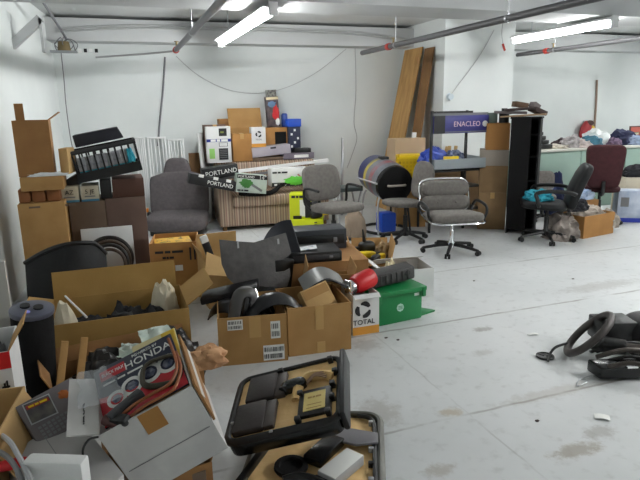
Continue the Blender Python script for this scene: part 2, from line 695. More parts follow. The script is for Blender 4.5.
pipe('grey sprinkler pipe left of the long tube light', (.781, 7.1, 2.2), (.73, 2.5, 2.2), .028, (.01,), (.35, .8))
pipe('grey sprinkler pipe running past the top of the white pillar', (3.155, 7.07, 2.2), (3.175, 1.2, 2.2), .03, (.13,), (.16, .5, .75), pm=DPIPE)
pipe('grey sprinkler pipe at far right below the tube light', (5.566, 7.02, 2.2), (5.66, 3.4, 2.2), .028, (.16,), (.2, .6), pm=DPIPE)
WIREW = mat('white_wire', hexc(176, 176, 178), 0.5)
WIRED = mat('grey_wire', hexc(110, 110, 114), 0.5)
single('branch_pipe', 'thin grey pipe running left from the end of the left sprinkler pipe', 'pipe',
       MB().tube([(0, 0, 0), (-.35, .08, -.03), (-.85, .18, -.06)],   .011, smooth=3), WIREW, (.745, 7.1, 2.19))
b = MB()
b.tube([(-.5, 0, -.07), (.3, 0, -.01), (1.2, 0, .0), (2.4, 0, .0), (3.3, 0, -.01), (3.9, 0, -.06), (4.2, 0, -.1)], .014)
b.tube([(-.5, -.03, -.11), (.3, -.03, -.05), (1.2, -.03, -.04), (2.4, -.03, -.04), (3.3, -.03, -.05), (3.9, -.03, -.1)], .009)
single('conduit', 'pair of grey conduits along the top of the back wall', 'pipe', b, mat('conduit_grey', hexc(176, 178, 178), .5), (0, 7.735, 2.56))
p0, p1 = PY(176, 56, 7.9), PY(345, 48, 7.9)
pts = [PY(x, y, YB - .006) for x, y in ((176, 56), (195, 73), (220, 87), (245, 93), (270, 92), (295, 84), (320, 70), (346, 49))]
single('cable', 'thin grey cable sagging in a curve across the back wall', 'cable', MB().tube([p - pts[0] for p in pts], .005, 6), WIREW, pts[0])
pts = [PY(x, y, YB - .006) for x, y in ((355, 47), (356, 90), (354, 122), (357, 138), (352, 155), (347, 168))]
single('cable', 'thin cable hanging straight down the back wall above the barrel', 'cable', MB().tube([p - pts[0] for p in pts], .005, 6), WIREW, pts[0])
pts = [PY(x, y, YB - .006) for x, y in ((165, 57), (163, 90), (160, 120), (158, 146))]
single('drop_pipe', 'thin grey pipe dropping down the back wall over the white racks', 'pipe', MB().tube([p - pts[0] for p in pts], .013, 8), PIPE, pts[0])
pts = [PY(x, y, 7.75) for x, y in ((61, 52), (64, 80), (66, 105), (70, 135), (73, 150))]
single('cable', 'thin dark wire dropping beside the corner from the junction box', 'cable', MB().tube([p - pts[0] for p in pts], .006, 6), WIRED, pts[0])
pts = [PY(x, y, YB - .015) for x, y in ((597, 80), (596, 105), (594, 135))]
single('drop_pipe', 'thin brown pipe running down the far right wall', 'pipe', MB().tube([p - pts[0] for p in pts], .018, 8),
       mat('brown_pipe', hexc(150, 128, 112), .6), pts[0])
# pillar puck with its cable
pts = [PY(x, y, PFY - .012) for x, y in ((494, 30), (486, 45), (478, 58), (468, 72), (458, 85), (450, 96))]
t = thing('wall_sensor', 'white puck sensor with its cable on the front of the pillar', 'sensor', pts[-1])
MB().cyl((0, .012, -.01), (0, -.03, -.01), .05, .042).build('puck', mat('pale_blue', hexc(200, 212, 220), .5), t)
MB().tube([p - pts[-1] for p in pts], .005, 6).build('cable', WIREW, t)
p = PY(503, 45, PFY - .1)
t = thing('hanging_tag', 'small red tag dangling on a string in front of the pillar', 'tag', p)
MB().tube([(0, 0, 0), (-.03, 0, .15), (-.02, 0, .3), (-.02, 0, 2.6 - p.z)], .003, 6).build('string', WIRED, t)
MB().box((.015, 0, -.03), (.03, .015, .1), (0, -25, 0), .004).build('tag_body', HEADR, t)
# junction box in the left corner
p = PY(66, 48, 7.5)
t = thing('junction_box', 'old junction box with tangled wires high in the left corner', 'junction box', p)
MB().bx(-.17, -.09, -.05, .12, .07, -.035).build('plate', STEEL, t)
MB().cyl((-.02, 0, -.035), (-.02, 0, .07), .075, .06).build('brass_body', BRASS, t)
b = MB()
for k in range(7):
    a = k * .9
    b.tube([(-.05, 0, .04), (.05 * math.cos(a), .05 * math.sin(a), .1 + .02 * math.sin(3 * a)), (.13 * math.cos(a), .08 * math.sin(a), .04), (.1 * math.cos(a + .5), .06, -.03)], .005, 6)
b.build('wires', WIRED, t)
for k in range(4):
    MB().bx(.13 + k * .06, -.02, -.045, .165 + k * .06, .02, -.005).build('terminal', BLACK if k % 2 else WHITEP, t)
# conduit up from the junction box to the beam
a, c = PY(66, 38, 7.5), PY(42, 0, 6.2)
single('conduit', 'thin grey conduit slanting up from the corner junction box', 'pipe', MB().cyl((0, 0, 0), c - a, .014), PIPE, a)
# bracket near the left wall
p = PY(27, 26, 6.1)
t = thing('wall_bracket', 'pale metal bracket with diagonal brace high on the left wall', 'bracket', (p.x, p.y, 2.05))
MB().bx(-.24, 0, .05, -.21, .12, .32).build('post', BEAM, t)
MB().bx(.1, 0, .02, .125, .1, .32).build('post', BEAM, t)
MB().box((-.05, .05, .17), (.45, .1, .075), (0, -42, 0)).build('brace', BEAM, t)
p = PY(18, 5, 4.5)
single('drain_pipe', 'short white pipe stub at the top left of the ceiling', 'pipe', MB().cyl((0, 0, 0), (0, 0, .4), .024), WHITEP, (p.x, p.y, 2.30))
# plywood boards leaning on the pillar's side
def board(label, y0, y1, xb, xt, zt, m, z0=0):
    b = MB()
    xa = PFX0 - .004
    b.prism([(xb, z0), (xb + .02, z0), (xt, zt), (xt - .02, zt)], y0, y1, Matrix(((1, 0, 0, 0), (0, 0, 1, 0), (0, 1, 0, 0), (0, 0, 0, 1))))
    return single('wooden_board', label, 'board', b, m, (0, 0, 0), group='boards leaning at the pillar')
board('wide plywood sheet leaning on the pillar side behind the yellow basket', 7.42, 7.93, 3.76, 4.26, 2.33, WOOD)
board('narrow darker brown board leaning just right of the plywood sheet', 7.12, 7.36, 3.9, 4.27, 2.3, WOODD)
p = PY(417, 142, 6.95)
single('white_strip', 'short white trim piece standing against the boards', 'trim piece', MB().box((0, 0, .95), (.06, .03, .42), (0, 3, 0)).bx(-.07, -.03, .70, .07, .03, .76).bx(-.03, -.015, 0, .03, .015, .7), WHITEP, (p.x - .03, 7.0, 0))
# poster and right wall clutter
p = PY(634, 138, YB)
t = thing('poster', 'framed notice with a red heading on the far right wall', 'poster', (p.x, YB, p.z))
MB().bx(-.14, -.02, -.24, .3, 0, .22).build('frame', mat('poster_frame', hexc(96, 72, 66), .6), t)
MB().bx(-.12, -.024, -.22, .28, -.02, .1).build('print', mat('poster_print', hexc(190, 190, 160), .6, col2=hexc(150, 150, 120), scale=20), t)
MB().bx(-.12, -.024, .11, .28, -.02, .2).build('heading', mat('poster_red', hexc(206, 104, 90), .6), t)
SC.view_settings.view_transform = 'Standard'
SC.view_settings.look = 'None'
SC.view_settings.gamma = 1
SC.view_settings.use_curve_mapping = False
SC.view_settings.exposure = 1.15
w = bpy.data.worlds.new('world')
SC.world = w
w.use_nodes = True
w.node_tree.nodes['Background'].inputs[0].default_value = (.5, .52, .55, 1)
w.node_tree.nodes['Background'].inputs[1].default_value = 0.0
# ------------------------------------------------------------------ seats
def star_base(t, r, zc, m, n=5, a0=0.3, ztop=.4, colm=None, thick=.022):
    for k in range(n):
        a = a0 + 2 * PI * k / n
        d = Vector((math.cos(a), math.sin(a), 0))
        lg = MB().tube([d * .02 + Vector((0, 0, zc + .03)), d * r * .5 + Vector((0, 0, zc + .015)), d * r + Vector((0, 0, zc - .012))], lambda u: thick * (1.1 - .35 * u), 8).build('leg', m, t)
        c = MB()
        c.cyl(d * r + Vector((-d.y, d.x, 0)) * .008 + Vector((0, 0, .028)), d * r + Vector((-d.y, d.x, 0)) * .03 + Vector((0, 0, .028)), .028, n=14)
        c.cyl(d * r - Vector((-d.y, d.x, 0)) * .008 + Vector((0, 0, .028)), d * r - Vector((-d.y, d.x, 0)) * .03 + Vector((0, 0, .028)), .028, n=14)
        c.cyl(d * r + Vector((0, 0, .03)), d * r + Vector((0, 0, zc)), .01, n=8)
        c.build('caster', BLACK, lg)
    MB().lathe([(.045, zc - .01), (.045, zc + .05), (.03, zc + .07), (.028, ztop * .75), (.02, ztop * .75), (.02, ztop)], 16).build('column', colm or m, t)


def bent(p, k):
    return Vector((p.x, p.y + k * p.x * p.x, p.z))


# chrome-edged lounge office chair
o = G(451, 252)
t = thing('office_chair', 'grey cushioned office chair with chrome edge and black loop arms', 'chair', o, RAD(-14), 'office chairs')
star_base(t, .33, .07, BLACK, 5, .5, .36, CHROME)
MB().bx(-.13, -.14, .35, .13, .14, .375, .005).build('seat_plate', BLACK, t)
MB().sq((0, -.02, .43), (.31, .29, .065), .55, .42, rot=(-5, 0, 0)).build('seat', GREYFAB, t)
ring = []
for k in range(28):
    a = 2 * PI * k / 28
    sg = lambda w: math.copysign(abs(w) ** .42, w)
    ring.append((.318 * sg(math.cos(a)), -.02 + .298 * sg(math.sin(a)), .415 - .02 * sg(math.sin(a)) * -1))
MB().tube(ring, .011, 6, 2, True).build('chrome_edge', CHROME, t)
bk = MB().sq((0, .26, .545), (.29, .06, .10), .6, .35, rot=(-12, 0, 0)).build('back_cushion', GREYFAB, t)
for sx in (-.11, .11):
    MB().sq((sx, .2, .56), (.012, .008, .012), 1, 1, 8, 6).build('button', GREYFAB, bk)
MB().sq((0, .305, .71), (.29, .065, .10), .6, .35, rot=(-14, 0, 0)).build('back_cushion', GREYFAB, t)
ring = []
for k in range(28):
    a = 2 * PI * k / 28
    sg = lambda w: math.copysign(abs(w) ** .4, w)
    z = .635 + .19 * sg(math.sin(a))
    ring.append((.302 * sg(math.cos(a)), .315 + (z - .635) * .24, z))
MB().tube(ring, .011, 6, 2, True).build('chrome_edge', CHROME, t)
for s in (-1, 1):
    MB().tube([(s * .3, -.17, .41), (s * .335, -.18, .48), (s * .34, -.15, .56), (s * .34, .05, .585), (s * .34, .18, .57), (s * .33, .25, .5), (s * .3, .2, .42)], .017, 8).build('arm', BLACK, t)

t.scale = (0.9,) * 3
# armless grey task chair, oval back
o = G(405, 240)
t = thing('office_chair', 'grey armless task chair with oval back in front of the barrel', 'chair', o, RAD(-84), 'office chairs')
star_base(t, .28, .07, BLACK, 5, .2, .42)
MB().sq((0, -.05, .475), (.22, .24, .045), .6, .8, rot=(-3, 0, 0)).build('seat', GREYFAB, t)
MB().sq((0, .225, .74), (.21, .045, .23), .7, .85, fn=lambda p: bent(p, .6), rot=(-10, 0, 0)).build('backrest', GREYFAB, t)
MB().tube([(0, 0, .43), (0, .25, .45), (0, .28, .55), (0, .265, .68)], .018, flat=2).build('back_bracket', BLACK, t)

t.scale = (0.93,) * 3
# grey armchair on a column, left
o = G(334, 247)
t = thing('office_chair', 'grey padded office chair with thin arms beside the lime tool box', 'chair', o, RAD(14), 'office chairs')
star_base(t, .29, .07, BLACK, 5, .9, .4)
MB().sq((0.02, -.04, .45), (.25, .25, .055), .6, .5, rot=(-3, 0, 0)).build('seat', GREYFAB, t)
MB().sq((-.02, .22, .70), (.235, .05, .2), .5, .4, fn=lambda p: bent(p, -.5), rot=(-12, 0, 0)).build('backrest', GREYFAB, t)
MB().tube([(0, 0, .41), (0, .24, .42), (0, .29, .55), (0, .27, .66)], .018, flat=2).build('back_bracket', BLACK, t)
for s in (-1, 1):
    MB().tube([(s * .22, .12, .42), (s * .28, .14, .5), (s * .285, .14, .64), (s * .285, .06, .67), (s * .285, -.14, .66)], .015, 8).build('arm', BLACK, t)

# black executive chair, seen from its side, facing left
VINYL = mat('black_vinyl', hexc(19, 20, 22), 0.5, spec=.3, bump=0.1, bscale=60)
o = G(545, 240)
t = thing('office_chair', 'black high-backed chair facing left with teal cloth on its seat', 'chair', o, RAD(-126), 'office chairs')
star_base(t, .33, .075, BLACK, 5, .15, .4)
MB().sq((0, -.05, .46), (.25, .27, .055), .5, .45, rot=(-3, 0, 0)).build('seat', VINYL, t)
MB().sq((0, .30, .70), (.25, .06, .29), .45, .4, fn=lambda p: Vector((p.x * (1 - .12 * p.z), p.y + .1 * (p.z / .29) ** 2 * .3 - .3 * p.x ** 2 * -1, p.z)), rot=(-20, 0, 0)).build('backrest', VINYL, t)
MB().tube([(0, 0, .42), (0, .2, .41), (0, .27, .5)], .03, flat=1.6).build('back_bracket', BLACK, t)
for s in (-1, 1):
    MB().tube([(s * .25, -.12, .46), (s * .31, -.15, .56), (s * .315, -.16, .635), (s * .315, .0, .66), (s * .315, .2, .65), (s * .29, .28, .62)], .02, 8, flat=1.3).build('arm', BLACK, t)
t.scale = (.9,) * 3
M_ = Matrix.Translation(o) @ Matrix.Rotation(RAD(-126), 4, 'Z')
single('teal_cloth', 'crumpled teal cloth lying on the seat of the black chair', 'cloth', MB().blob((0, 0, 0), (.15, .15, .12), 3, .3, 1.8, fold=.08), TEAL, M_ @ Vector((0, -.1, .452)))

t.scale = (0.9,) * 3
# maroon chair seen from behind
MAROON = mat('maroon_fabric', hexc(70, 34, 38), 0.95, col2=hexc(60, 28, 32), scale=25, bump=0.2, bscale=200)
o = G(597, 222)
t = thing('office_chair', 'maroon office chair seen from behind by the green counter', 'chair', o, RAD(142), 'office chairs')
star_base(t, .3, .07, BLACK, 5, .1, .42)
MB().sq((0, -.08, .47), (.25, .25, .05), .6, .5).build('seat', MAROON, t)
MB().sq((0, .2, .79), (.225, .05, .29), .3, .3, rot=(-6, 0, 0), fn=lambda p: Vector((p.x * (1 + .12 * p.z / .3), p.y, p.z))).build('backrest', MAROON, t)
MB().tube([(0, 0, .43), (0, .22, .42), (0, .25, .6)], .02, flat=1.8).build('back_bracket', BLACK, t)
t.scale = (0.93,) * 3
# grey chair back behind the black chair
o = PY(543, 200, 5.95)
t = thing('office_chair', 'small grey chair mostly hidden behind the black chair', 'chair', (o.x, o.y, 0), RAD(-35), 'office chairs')
star_base(t, .26, .07, BLACK, 5, .4, .4)
MB().sq((0, 0, .44), (.22, .22, .05), .6, .6).build('seat', GREYFAB, t)
MB().sq((0, .2, .70), (.2, .045, .19), .5, .5, rot=(-10, 0, 0)).build('backrest', GREYFAB, t)
MB().tube([(0, .05, .41), (0, .22, .45), (0, .22, .6)], .018, flat=2).build('back_bracket', BLACK, t)

t.scale = (.72,) * 3
# car seat
o, rz, w = fr((144, 238), (207, 236))
t = thing('car_seat', 'dark grey fabric car seat standing on the floor by the sofa', 'car seat', o, rz)
W = w
MB().sq((W / 2, .24, .19), (W / 2, .27, .125), .5, .4, rot=(5, 0, 0)).build('seat_cushion', SEATFAB, t)
MB().bx(.06, .06, .0, W - .06, .42, .1, .02).build('seat_rail', BLACK, t)
zt = up(o + Vector((0, .45, 0)), 176)
def shoulder(p):
    k = p.z / .33
    wx = 1 if k < .82 else max(.5, 1 - (k - .82) * 2.0)
    return Vector((p.x * wx, p.y, p.z))
MB().sq((W / 2, .47, .52), (W / 2 - .01, .09, .36), .38, .45, rot=(-12, 0, 0), nv=26, fn=shoulder).build('backrest', SEATFAB, t)
zz = zt
MB().sq((W / 2 - .02, .55, .90), (.165, .07, .16), .5, .5, rot=(-12, 0, 0), fn=lambda p: Vector((p.x * (1 - .3 * p.z / .12 * .5), p.y, p.z))).build('headrest', SEATFAB, t)
MB().bx(-.015, .3, .12, .02, .38, .3, .01).build('recliner_lever', BLACK, t)
MB().bx(-.02, .3, .3, .0, .36, .36, .008).build('belt_buckle', mat('orange_plastic', hexc(220, 130, 30), .5), t)

t.scale = (1, 1, .87)
# ------------------------------------------------------------------ sofa
def stripe_mat():
    m = bpy.data.materials.new('striped_upholstery')
    m.use_nodes = True
    N, L = m.node_tree.nodes, m.node_tree.links
    p = N['Principled BSDF']
    tc = N.new('ShaderNodeTexCoord')
    sp = N.new('ShaderNodeSeparateXYZ')
    L.new(tc.outputs['Object'], sp.inputs[0])
    a = N.new('ShaderNodeMath'); a.operation = 'MULTIPLY'; a.inputs[1].default_value = 7.5
    L.new(sp.outputs[0], a.inputs[0])
    f = N.new('ShaderNodeMath'); f.operation = 'FRACT'
    L.new(a.outputs[0], f.inputs[0])
    cr = N.new('ShaderNodeValToRGB')
    e = cr.color_ramp.elements
    cols = [(0, (172, 152, 132)), (.18, (140, 114, 98)), (.27, (190, 172, 150)), (.42, (112, 92, 82)), (.5, (176, 156, 134)), (.64, (150, 112, 100)), (.72, (196, 178, 156)), (.88, (126, 106, 94)), (1, (172, 152, 132))]
    e[0].position, e[0].color = 0, (*hexc(*cols[0][1]), 1)
    e[1].position, e[1].color = 1, (*hexc(*cols[-1][1]), 1)
    for ps, c in cols[1:-1]:
        n = e.new(ps)
        n.color = (*hexc(*c), 1)
    L.new(f.outputs[0], cr.inputs[0])
    L.new(cr.outputs[0], p.inputs['Base Color'])
    p.inputs['Roughness'].default_value = .95
    return m


STRIPE = stripe_mat()
o, rz, w = fr((221, 232), (330, 224))
SO, SRZ = o, rz
t = thing('sofa', 'brown striped loveseat against the back wall loaded with boxes', 'sofa', o, rz)
MS = Matrix.Translation(o) @ Matrix.Rotation(rz, 4, 'Z')
MB().bx(0, .03, .05, w, .82, .30, .015).build('base', STRIPE, t)
MB().bx(.17, -.01, .30, w - .17, .62, .44, .03).build('seat_cushion', STRIPE, t)
for x0, x1 in ((0, .17), (w - .17, w)):
    MB().bx(x0, 0, .05, x1, .82, .60, .04, seg=3).build('arm', STRIPE, t)
MB().bx(.02, .62, .3, w - .02, .88, .82, .05, seg=3).build('backrest', STRIPE, t)
for x, y in ((.06, .06), (w - .06, .06), (.06, .78), (w - .06, .78)):
    MB().cyl((x, y, 0), (x, y, .05), .03).build('foot', WOODD, t)


def SP(x, y, z):
    return MS @ Vector((x, y, z))


# white slatted racks leaning on the back wall
for k, (xa, xb, yt) in enumerate(((135, 146, 137), (148, 167, 137), (168.5, 185, 139))):
    A, B = PY(xa, 150, 7.9), PY(xb, 150, 7.9)
    w_ = B.x - A.x
    h = up((A.x, 7.95), yt)
    t = thing('slatted_rack', 'white slatted rack leaning on the back wall, %s of three' % ('leftmost', 'middle one', 'rightmost')[k], 'rack', (A.x, 7.78, 0), 0, 'white racks behind the car seat', rot=(-9, 0, 0))
    L_ = h * 1.01
    b = MB()
    b.bx(0, 0, 0, .022, .03, L_, .004); b.bx(w_ - .022, 0, 0, w_, .03, L_, .004)
    b.bx(0, 0, L_ - .025, w_, .03, L_, .004); b.bx(0, 0, .0, w_, .03, .03)
    b.build('frame', WHITEP, t)
    n = 4
    for i in range(n):
        x = .022 + (w_ - .044) * (i + .5) / n
        MB().bx(x - .007, .006, .02, x + .007, .024, L_ - .02, .002).build('slat', WHITEP, t)
A = PY(189, 150, 7.85)
single('brown_board', 'dark brown board standing between the racks and the white panel', 'board', MB().bx(0, 0, 0, .19, .02, up((A.x, 7.9), 153), .003), WOODD, (A.x, 7.85, 0), rot=(-5, 0, 0))
A = PY(201, 150, 7.75)
single('leaning_board', 'white panel leaning on the wall left of the sofa', 'board', MB().bx(0, 0, 0, .02, .34, 1.22, .003), WHITE, (A.x + .02, 7.65, 0), rz=RAD(-24), rot=(0, -4, 0))

# ------------------------------------------------------------------ on the sofa
def on_sofa(xa, xb, yb, yt, depth_y, d, zb=None):
    """box seen between columns xa..xb, standing at room depth depth_y"""
    A, B = PY(xa, yb, depth_y), PY(xb, yb, depth_y)
    return A, B.x - A.x, A.z if zb is None else zb, up((A.x, depth_y), yt)


ZB = .823
BACKY = SP(.3, .64, 0).y
# tall white-blue appliance carton
A = PY(208, 165, BACKY - .03); B = PY(232, 165, BACKY - .03)
zt = up((A.x, A.y), 127)
t = thing('appliance_box', 'white and blue appliance carton with a dark machine printed on it', 'box', (A.x, A.y, ZB), RAD(-4))
wb, hb = B.x - A.x, zt - ZB
MB().bx(0, 0, 0, wb, .26, hb, .004).build('body', WHITE, t)
NAVY = mat('navy_print', hexc(36, 52, 140), .6)
decal(t, 'blue_band', 0, hb * .58, wb, hb * .66, NAVY, label='blue printed band')
printed(t, wb * .7, .03, FRONT(wb * .52, hb * .62, -.002), PAPER)
LIME = mat('lime_print', hexc(150, 206, 110), .6)
decal(t, 'green_panel', .03, hb * .12, .1, hb * .4, LIME)
pm = MB().bx(wb * .48, -.002, hb * .08, wb * .86, 0, hb * .4).build('printed_machine', INK, t)
b = MB()
for k in range(5):
    b.bx(wb * .52, -.003, hb * (.14 + .05 * k), wb * .82, -.002, hb * (.155 + .05 * k))
b.build('printed_vent', MGREY, pm)
b = MB().bx(wb * .5, -.002, hb * .45, wb * .86, 0, hb * .46).bx(wb * .5, -.002, hb * .45, wb * .52, 0, hb * .56).bx(wb * .84, -.002, hb * .45, wb * .86, 0, hb * .56).bx(wb * .5, -.002, hb * .55, wb * .86, 0, hb * .56)
b.build('printed_diagram', INK, t)
decal(t, 'printed_machine', wb * .52, hb * .74, wb * .84, hb * .95, INK)
decal(t, 'printed_display', wb * .58, hb * .82, wb * .72, hb * .87, mat('olive_print', hexc(120, 130, 60), .6), y=-.0016)
# dark brown carton behind it and small one above
A2 = PY(206, 165, BACKY + .14)
carton('cardboard_box', 'dark brown carton peeking out behind the white and blue carton', (A2.x, A2.y, ZB), 0, .3, .12, up((A2.x, A2.y), 125) - ZB, CARDM, 'boxes on the sofa')
# slim cardboard carton right of it
A = PY(233, 165, BACKY); B = PY(252, 165, BACKY)
hs = up((A.x, A.y), 134) - ZB
carton('cardboard_box', 'slim upright cardboard carton right of the white and blue carton', (A.x + .01, A.y, ZB), RAD(-6), B.x - A.x, .2, hs, CARDO, 'boxes on the sofa')
# large open box with its flap raised, behind
A = PY(229, 130, BACKY + .22); B = PY(263, 130, BACKY + .22)
zb2 = up((A.x, A.y), 131)
MB_ = None
z128 = up((A.x, A.y), 128)
carton('cardboard_box', 'open cardboard carton with its wide flap raised against the wall', (A.x, A.y + .01, ZB), RAD(2), B.x - A.x, .17, z128 - ZB, CARD, 'boxes on the sofa', open_=True, flaps=(('f', -14, .27),))
A3 = PY(219, 124, BACKY + .27); B3 = PY(231, 124, BACKY + .27)
single('cardboard_box', 'small open brown carton top rising behind the white and blue carton', 'box', MB().bx(0, 0, 0, B3.x - A3.x, .14, up((A3.x, A3.y), 119) - ZB, .003), CARDB, (A3.x, A3.y, ZB))
# lavender box lying across, TOTAL oil box on it
A = PY(253, 161, BACKY - .05); B = PY(291, 155, BACKY - .05)
LAV = mat('lavender_card', hexc(176, 170, 178), 0.7, col2=hexc(164, 158, 168), scale=5)
zl = up((A.x, A.y), 149) - ZB
t = carton('long_box', 'long lavender grey carton lying on the sofa back under the oil box', (A.x, A.y, ZB + .045), 0, (B - A).length, .22, zl - .035, LAV, 'boxes on the sofa', tape=False, rot=(0, -4, 0))
decal(t, 'handle_slot', .26, zl * .55, .34, zl * .7, INK)
single('box_pad', 'flat dark tray wedged beneath the long lavender carton', 'tray', MB().bx(0, 0, 0, .58, .2, .043, .006), CARDD, (A.x, A.y + .01, ZB))


def oil_logo(t, x, z, r, y=-.002, m=INK):
    b = MB()
    for k in range(3):
        a0 = 2 * PI * k / 3 + .4
        pts = []
        for i in range(7):
            a = a0 + i * .27
            pts.append((x + r * math.cos(a), y, z + r * math.sin(a)))
        b.tube(pts, lambda u: r * (.14 + .26 * math.sin(PI * min(1, u * .9 + .1))), 6, 2)
    o = b.build('printed_emblem', m, t)
    for v in o.data.vertices:
        v.co.y = y + (v.co.y - y) * .02
    return o


ORNG = mat('orange_print', hexc(214, 150, 56), .6)
A = PY(252, 147, BACKY - .03); B = PY(266, 147, BACKY - .03)
zo = up((A.x, A.y), 148)
ho = up((A.x, A.y), 128) - zo
wo = B.x - A.x
t = thing('oil_box', 'small white oil carton with round black emblem on top of the long lavender carton', 'box', (A.x, A.y, ZB + .05 + zl - .03), RAD(-3), 'oil boxes')
zsh = zo - (ZB + .05 + zl - .03)
ho2 = ho + max(0, zsh)
MB().bx(0, 0, 0, wo, .16, ho2, .003).build('body', WHITE, t)
decal(t, 'orange_band', 0, 0, wo, ho2 * .18, ORNG)
oil_logo(t, wo * .5, ho2 * .65, .032)
text(t, 'TOTAL', .028, FRONT(wo * .5, ho2 * .38, -.002), INK)
# brown crate carrying the toy box
A = PY(267, 142, BACKY + .06); B = PY(290, 142, BACKY + .06)
zc0 = ZB
zc1 = up((A.x, A.y), 128)
t = carton('cardboard_box', 'brown open-fronted carton under the tall printed toy box', (A.x, A.y + .12, ZB), 0, B.x - A.x, .17, zc1 - ZB, CARDO, 'boxes on the sofa', tape=False)
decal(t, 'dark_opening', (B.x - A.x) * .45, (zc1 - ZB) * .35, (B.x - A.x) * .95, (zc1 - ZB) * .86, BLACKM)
wt0 = PY(268, 128, BACKY + .2); wt1 = PY(280, 128, BACKY + .2)
zt1 = up((wt0.x, wt0.y), 97)
wt = wt1.x - wt0.x
t = thing('toy_box', 'tall black toy carton with red figure picture standing on the brown carton', 'box', (wt0.x + .01, wt0.y, zc1 + .001), 0, None, rot=(0, -3.5, 0))
ht = zt1 - zc1
MB().bx(0, 0, 0, wt, .1, ht, .003).build('body', mat('toy_card', hexc(48, 44, 52), .5, col2=hexc(104, 88, 88), scale=14), t)
b = MB().blob((wt * .72, -.001, ht * .45), (.045, .004, .1), 5, .4, 2, flat=False)
b.build('printed_red_figure', RED, t)
MB().blob((wt * .45, -.001, ht * .75), (.05, .003, .04), 6, .3, 2, flat=False).build('printed_picture', mat('picture_blue', hexc(96, 128, 160), .5), t)
MB().blob((wt * .8, -.001, ht * .18), (.03, .003, .05), 8, .3, 2, flat=False).build('printed_picture', PAPER, t)
decal(t, 'cream_band', 0, ht * .9, wt, ht * .985, mat('cream', hexc(224, 208, 170), .6))
MB().bx(.02, .03, ht, wt - .01, .07, ht + .09).build('hang_tab', mat('tab_dark', hexc(62, 58, 58), .5, col2=hexc(150, 150, 140), scale=30), t)
# blue-topped bin, dark patterned
A = PY(289, 152, BACKY + .12); B = PY(301, 152, BACKY + .12)
wv = B.x - A.x
zv = up((A.x, A.y), 127)
t = thing('dispenser_box', 'dark blue patterned carton with a bright blue top near the wall', 'box', (A.x, A.y, ZB), 0)
hv = zv - ZB
MB().bx(0, 0, 0, wv, .15, hv, .003).build('body', mat('navy_card', hexc(26, 34, 62), .5), t)
MB().bx(-.012, -.012, hv, wv + .012, .16, up((A.x, A.y), 119) - ZB, .006).build('lid', BLUE, t)
b = MB()
for i in range(3):
    for j in range(7):
        if (i + j * 2) % 3 == 1:
            b.bx(wv * (.18 + .26 * i), -.002, hv * (.08 + .13 * j), wv * (.34 + .26 * i), 0, hv * (.15 + .13 * j))
b.build('printed_pattern', PAPER, t)
A = PY(282, 120, BACKY + .23)
single('blue_can', 'small blue can between the toy carton and the blue-topped carton', 'can', MB().lathe([(.04, 0), (.045, .01), (.045, .17), (.03, .19)], 16), mat('deep_blue', hexc(34, 64, 140), .4), (A.x + .045, A.y + .03, zc1 + .001))
# dark box with label lying at the sofa end
A = PY(283, 161, BACKY - .02); B = PY(313, 157, BACKY - .02)
t = carton('flat_box', 'flat black and white carton at the right end of the sofa back', (A.x, A.y - .05, ZB), 0, (B - A).length, .2, .085, mat('purple_grey', hexc(112, 104, 116), .6), 'boxes on the sofa', tape=False)
decal(t, 'label', .15, .02, .36, .06, PAPER)
single('black_case', 'small black case lying on the flat carton at the right end of the sofa', 'case', MB().bx(0, 0, 0, .24, .14, .06, .01), BLACK, (A.x + .17, A.y - .03, ZB + .087))
# two long white trims lying across the sofa
FR_Y = SP(.3, .05, 0).y
a, c = PY(208, 175, 7.32), PY(328, 160, 7.58)
t = thing('long_trim', 'long white metal trim slanting across the sofa arms', 'trim piece', a, 0, 'white trims across the sofa')
MB().tube([(0, 0, 0), c - a], .03, 4, 0, flat=.8).build('bar', WHITEP, t)
a2, c2 = PY(212, 180, 7.28), PY(300, 168, 7.45)
d2 = c2 - a2
t = thing('long_trim', 'steel grey trim just under the long white trim', 'trim piece', a2, 0, 'white trims across the sofa')
MB().tube([(0, 0, 0), d2], .02, 4, 0).build('bar', MGREY, t)


# PORTLAND tool cartons
def portland(label, pa, pb, pc, Y, green):
    """pa, pb = ends of the bottom edge, pc = above pa (pixels), standing at room depth Y"""
    A, B, Cc = PY(*pa, Y), PY(*pb, Y), PY(*pc, Y)
    w_ = (B - A).length
    ang = math.degrees(math.atan2(B.z - A.z, B.x - A.x))
    h_ = (Cc - A).length
    t = thing('tool_box', label, 'box', A, 0, 'printed tool cartons on the sofa', rot=(0, -ang, 0))
    return t, w_, h_


BKC = mat('black_card', hexc(22, 22, 24), .5)
GPH = mat('photo_grey', hexc(168, 184, 172), .5, col2=hexc(190, 200, 190), scale=6)
LGREEN = mat('lime_green', hexc(96, 196, 60), .45)
t, w_, h_ = portland('', (204, 181), (239, 175), (203, 169.5), 7.05, False)
t['label'] = 'upper black carton end with white lettering above the sofa arm'
MB().bx(0, 0, 0, w_, .2, h_, .003).build('body', BKC, t)
text(t, 'PORTLAND', h_ * .55, FRONT(w_ * .52, h_ * .5, -.0015), PAPER, sx=.98)
t, w_, h_ = portland('', (197, 185), (233, 191.5), (198, 175), 6.9, False)
t['label'] = 'lower longer black carton with bold white lettering, lying over the sofa arm'
MB().bx(-.1, 0, 0, w_ + .02, .2, h_, .003).build('body', BKC, t)
text(t, 'PORTLAND', h_ * .55, FRONT(w_ * .62, h_ * .45, -.0015, 0), PAPER, sx=.92)
for x in (.02, .2, .36):
    decal(t, 'white_clip', x - .02, h_ * .82, x + .04, h_ * 1.12, PAPER, y=-.001)
t, w_, h_ = portland('', (236, 192), (266, 194), (239, 174), 6.9, True)
t['label'] = 'black and pale green carton picturing a green garden saw'
MB().bx(.0, 0, 0, w_, .2, h_, .003).build('body', GPH, t)
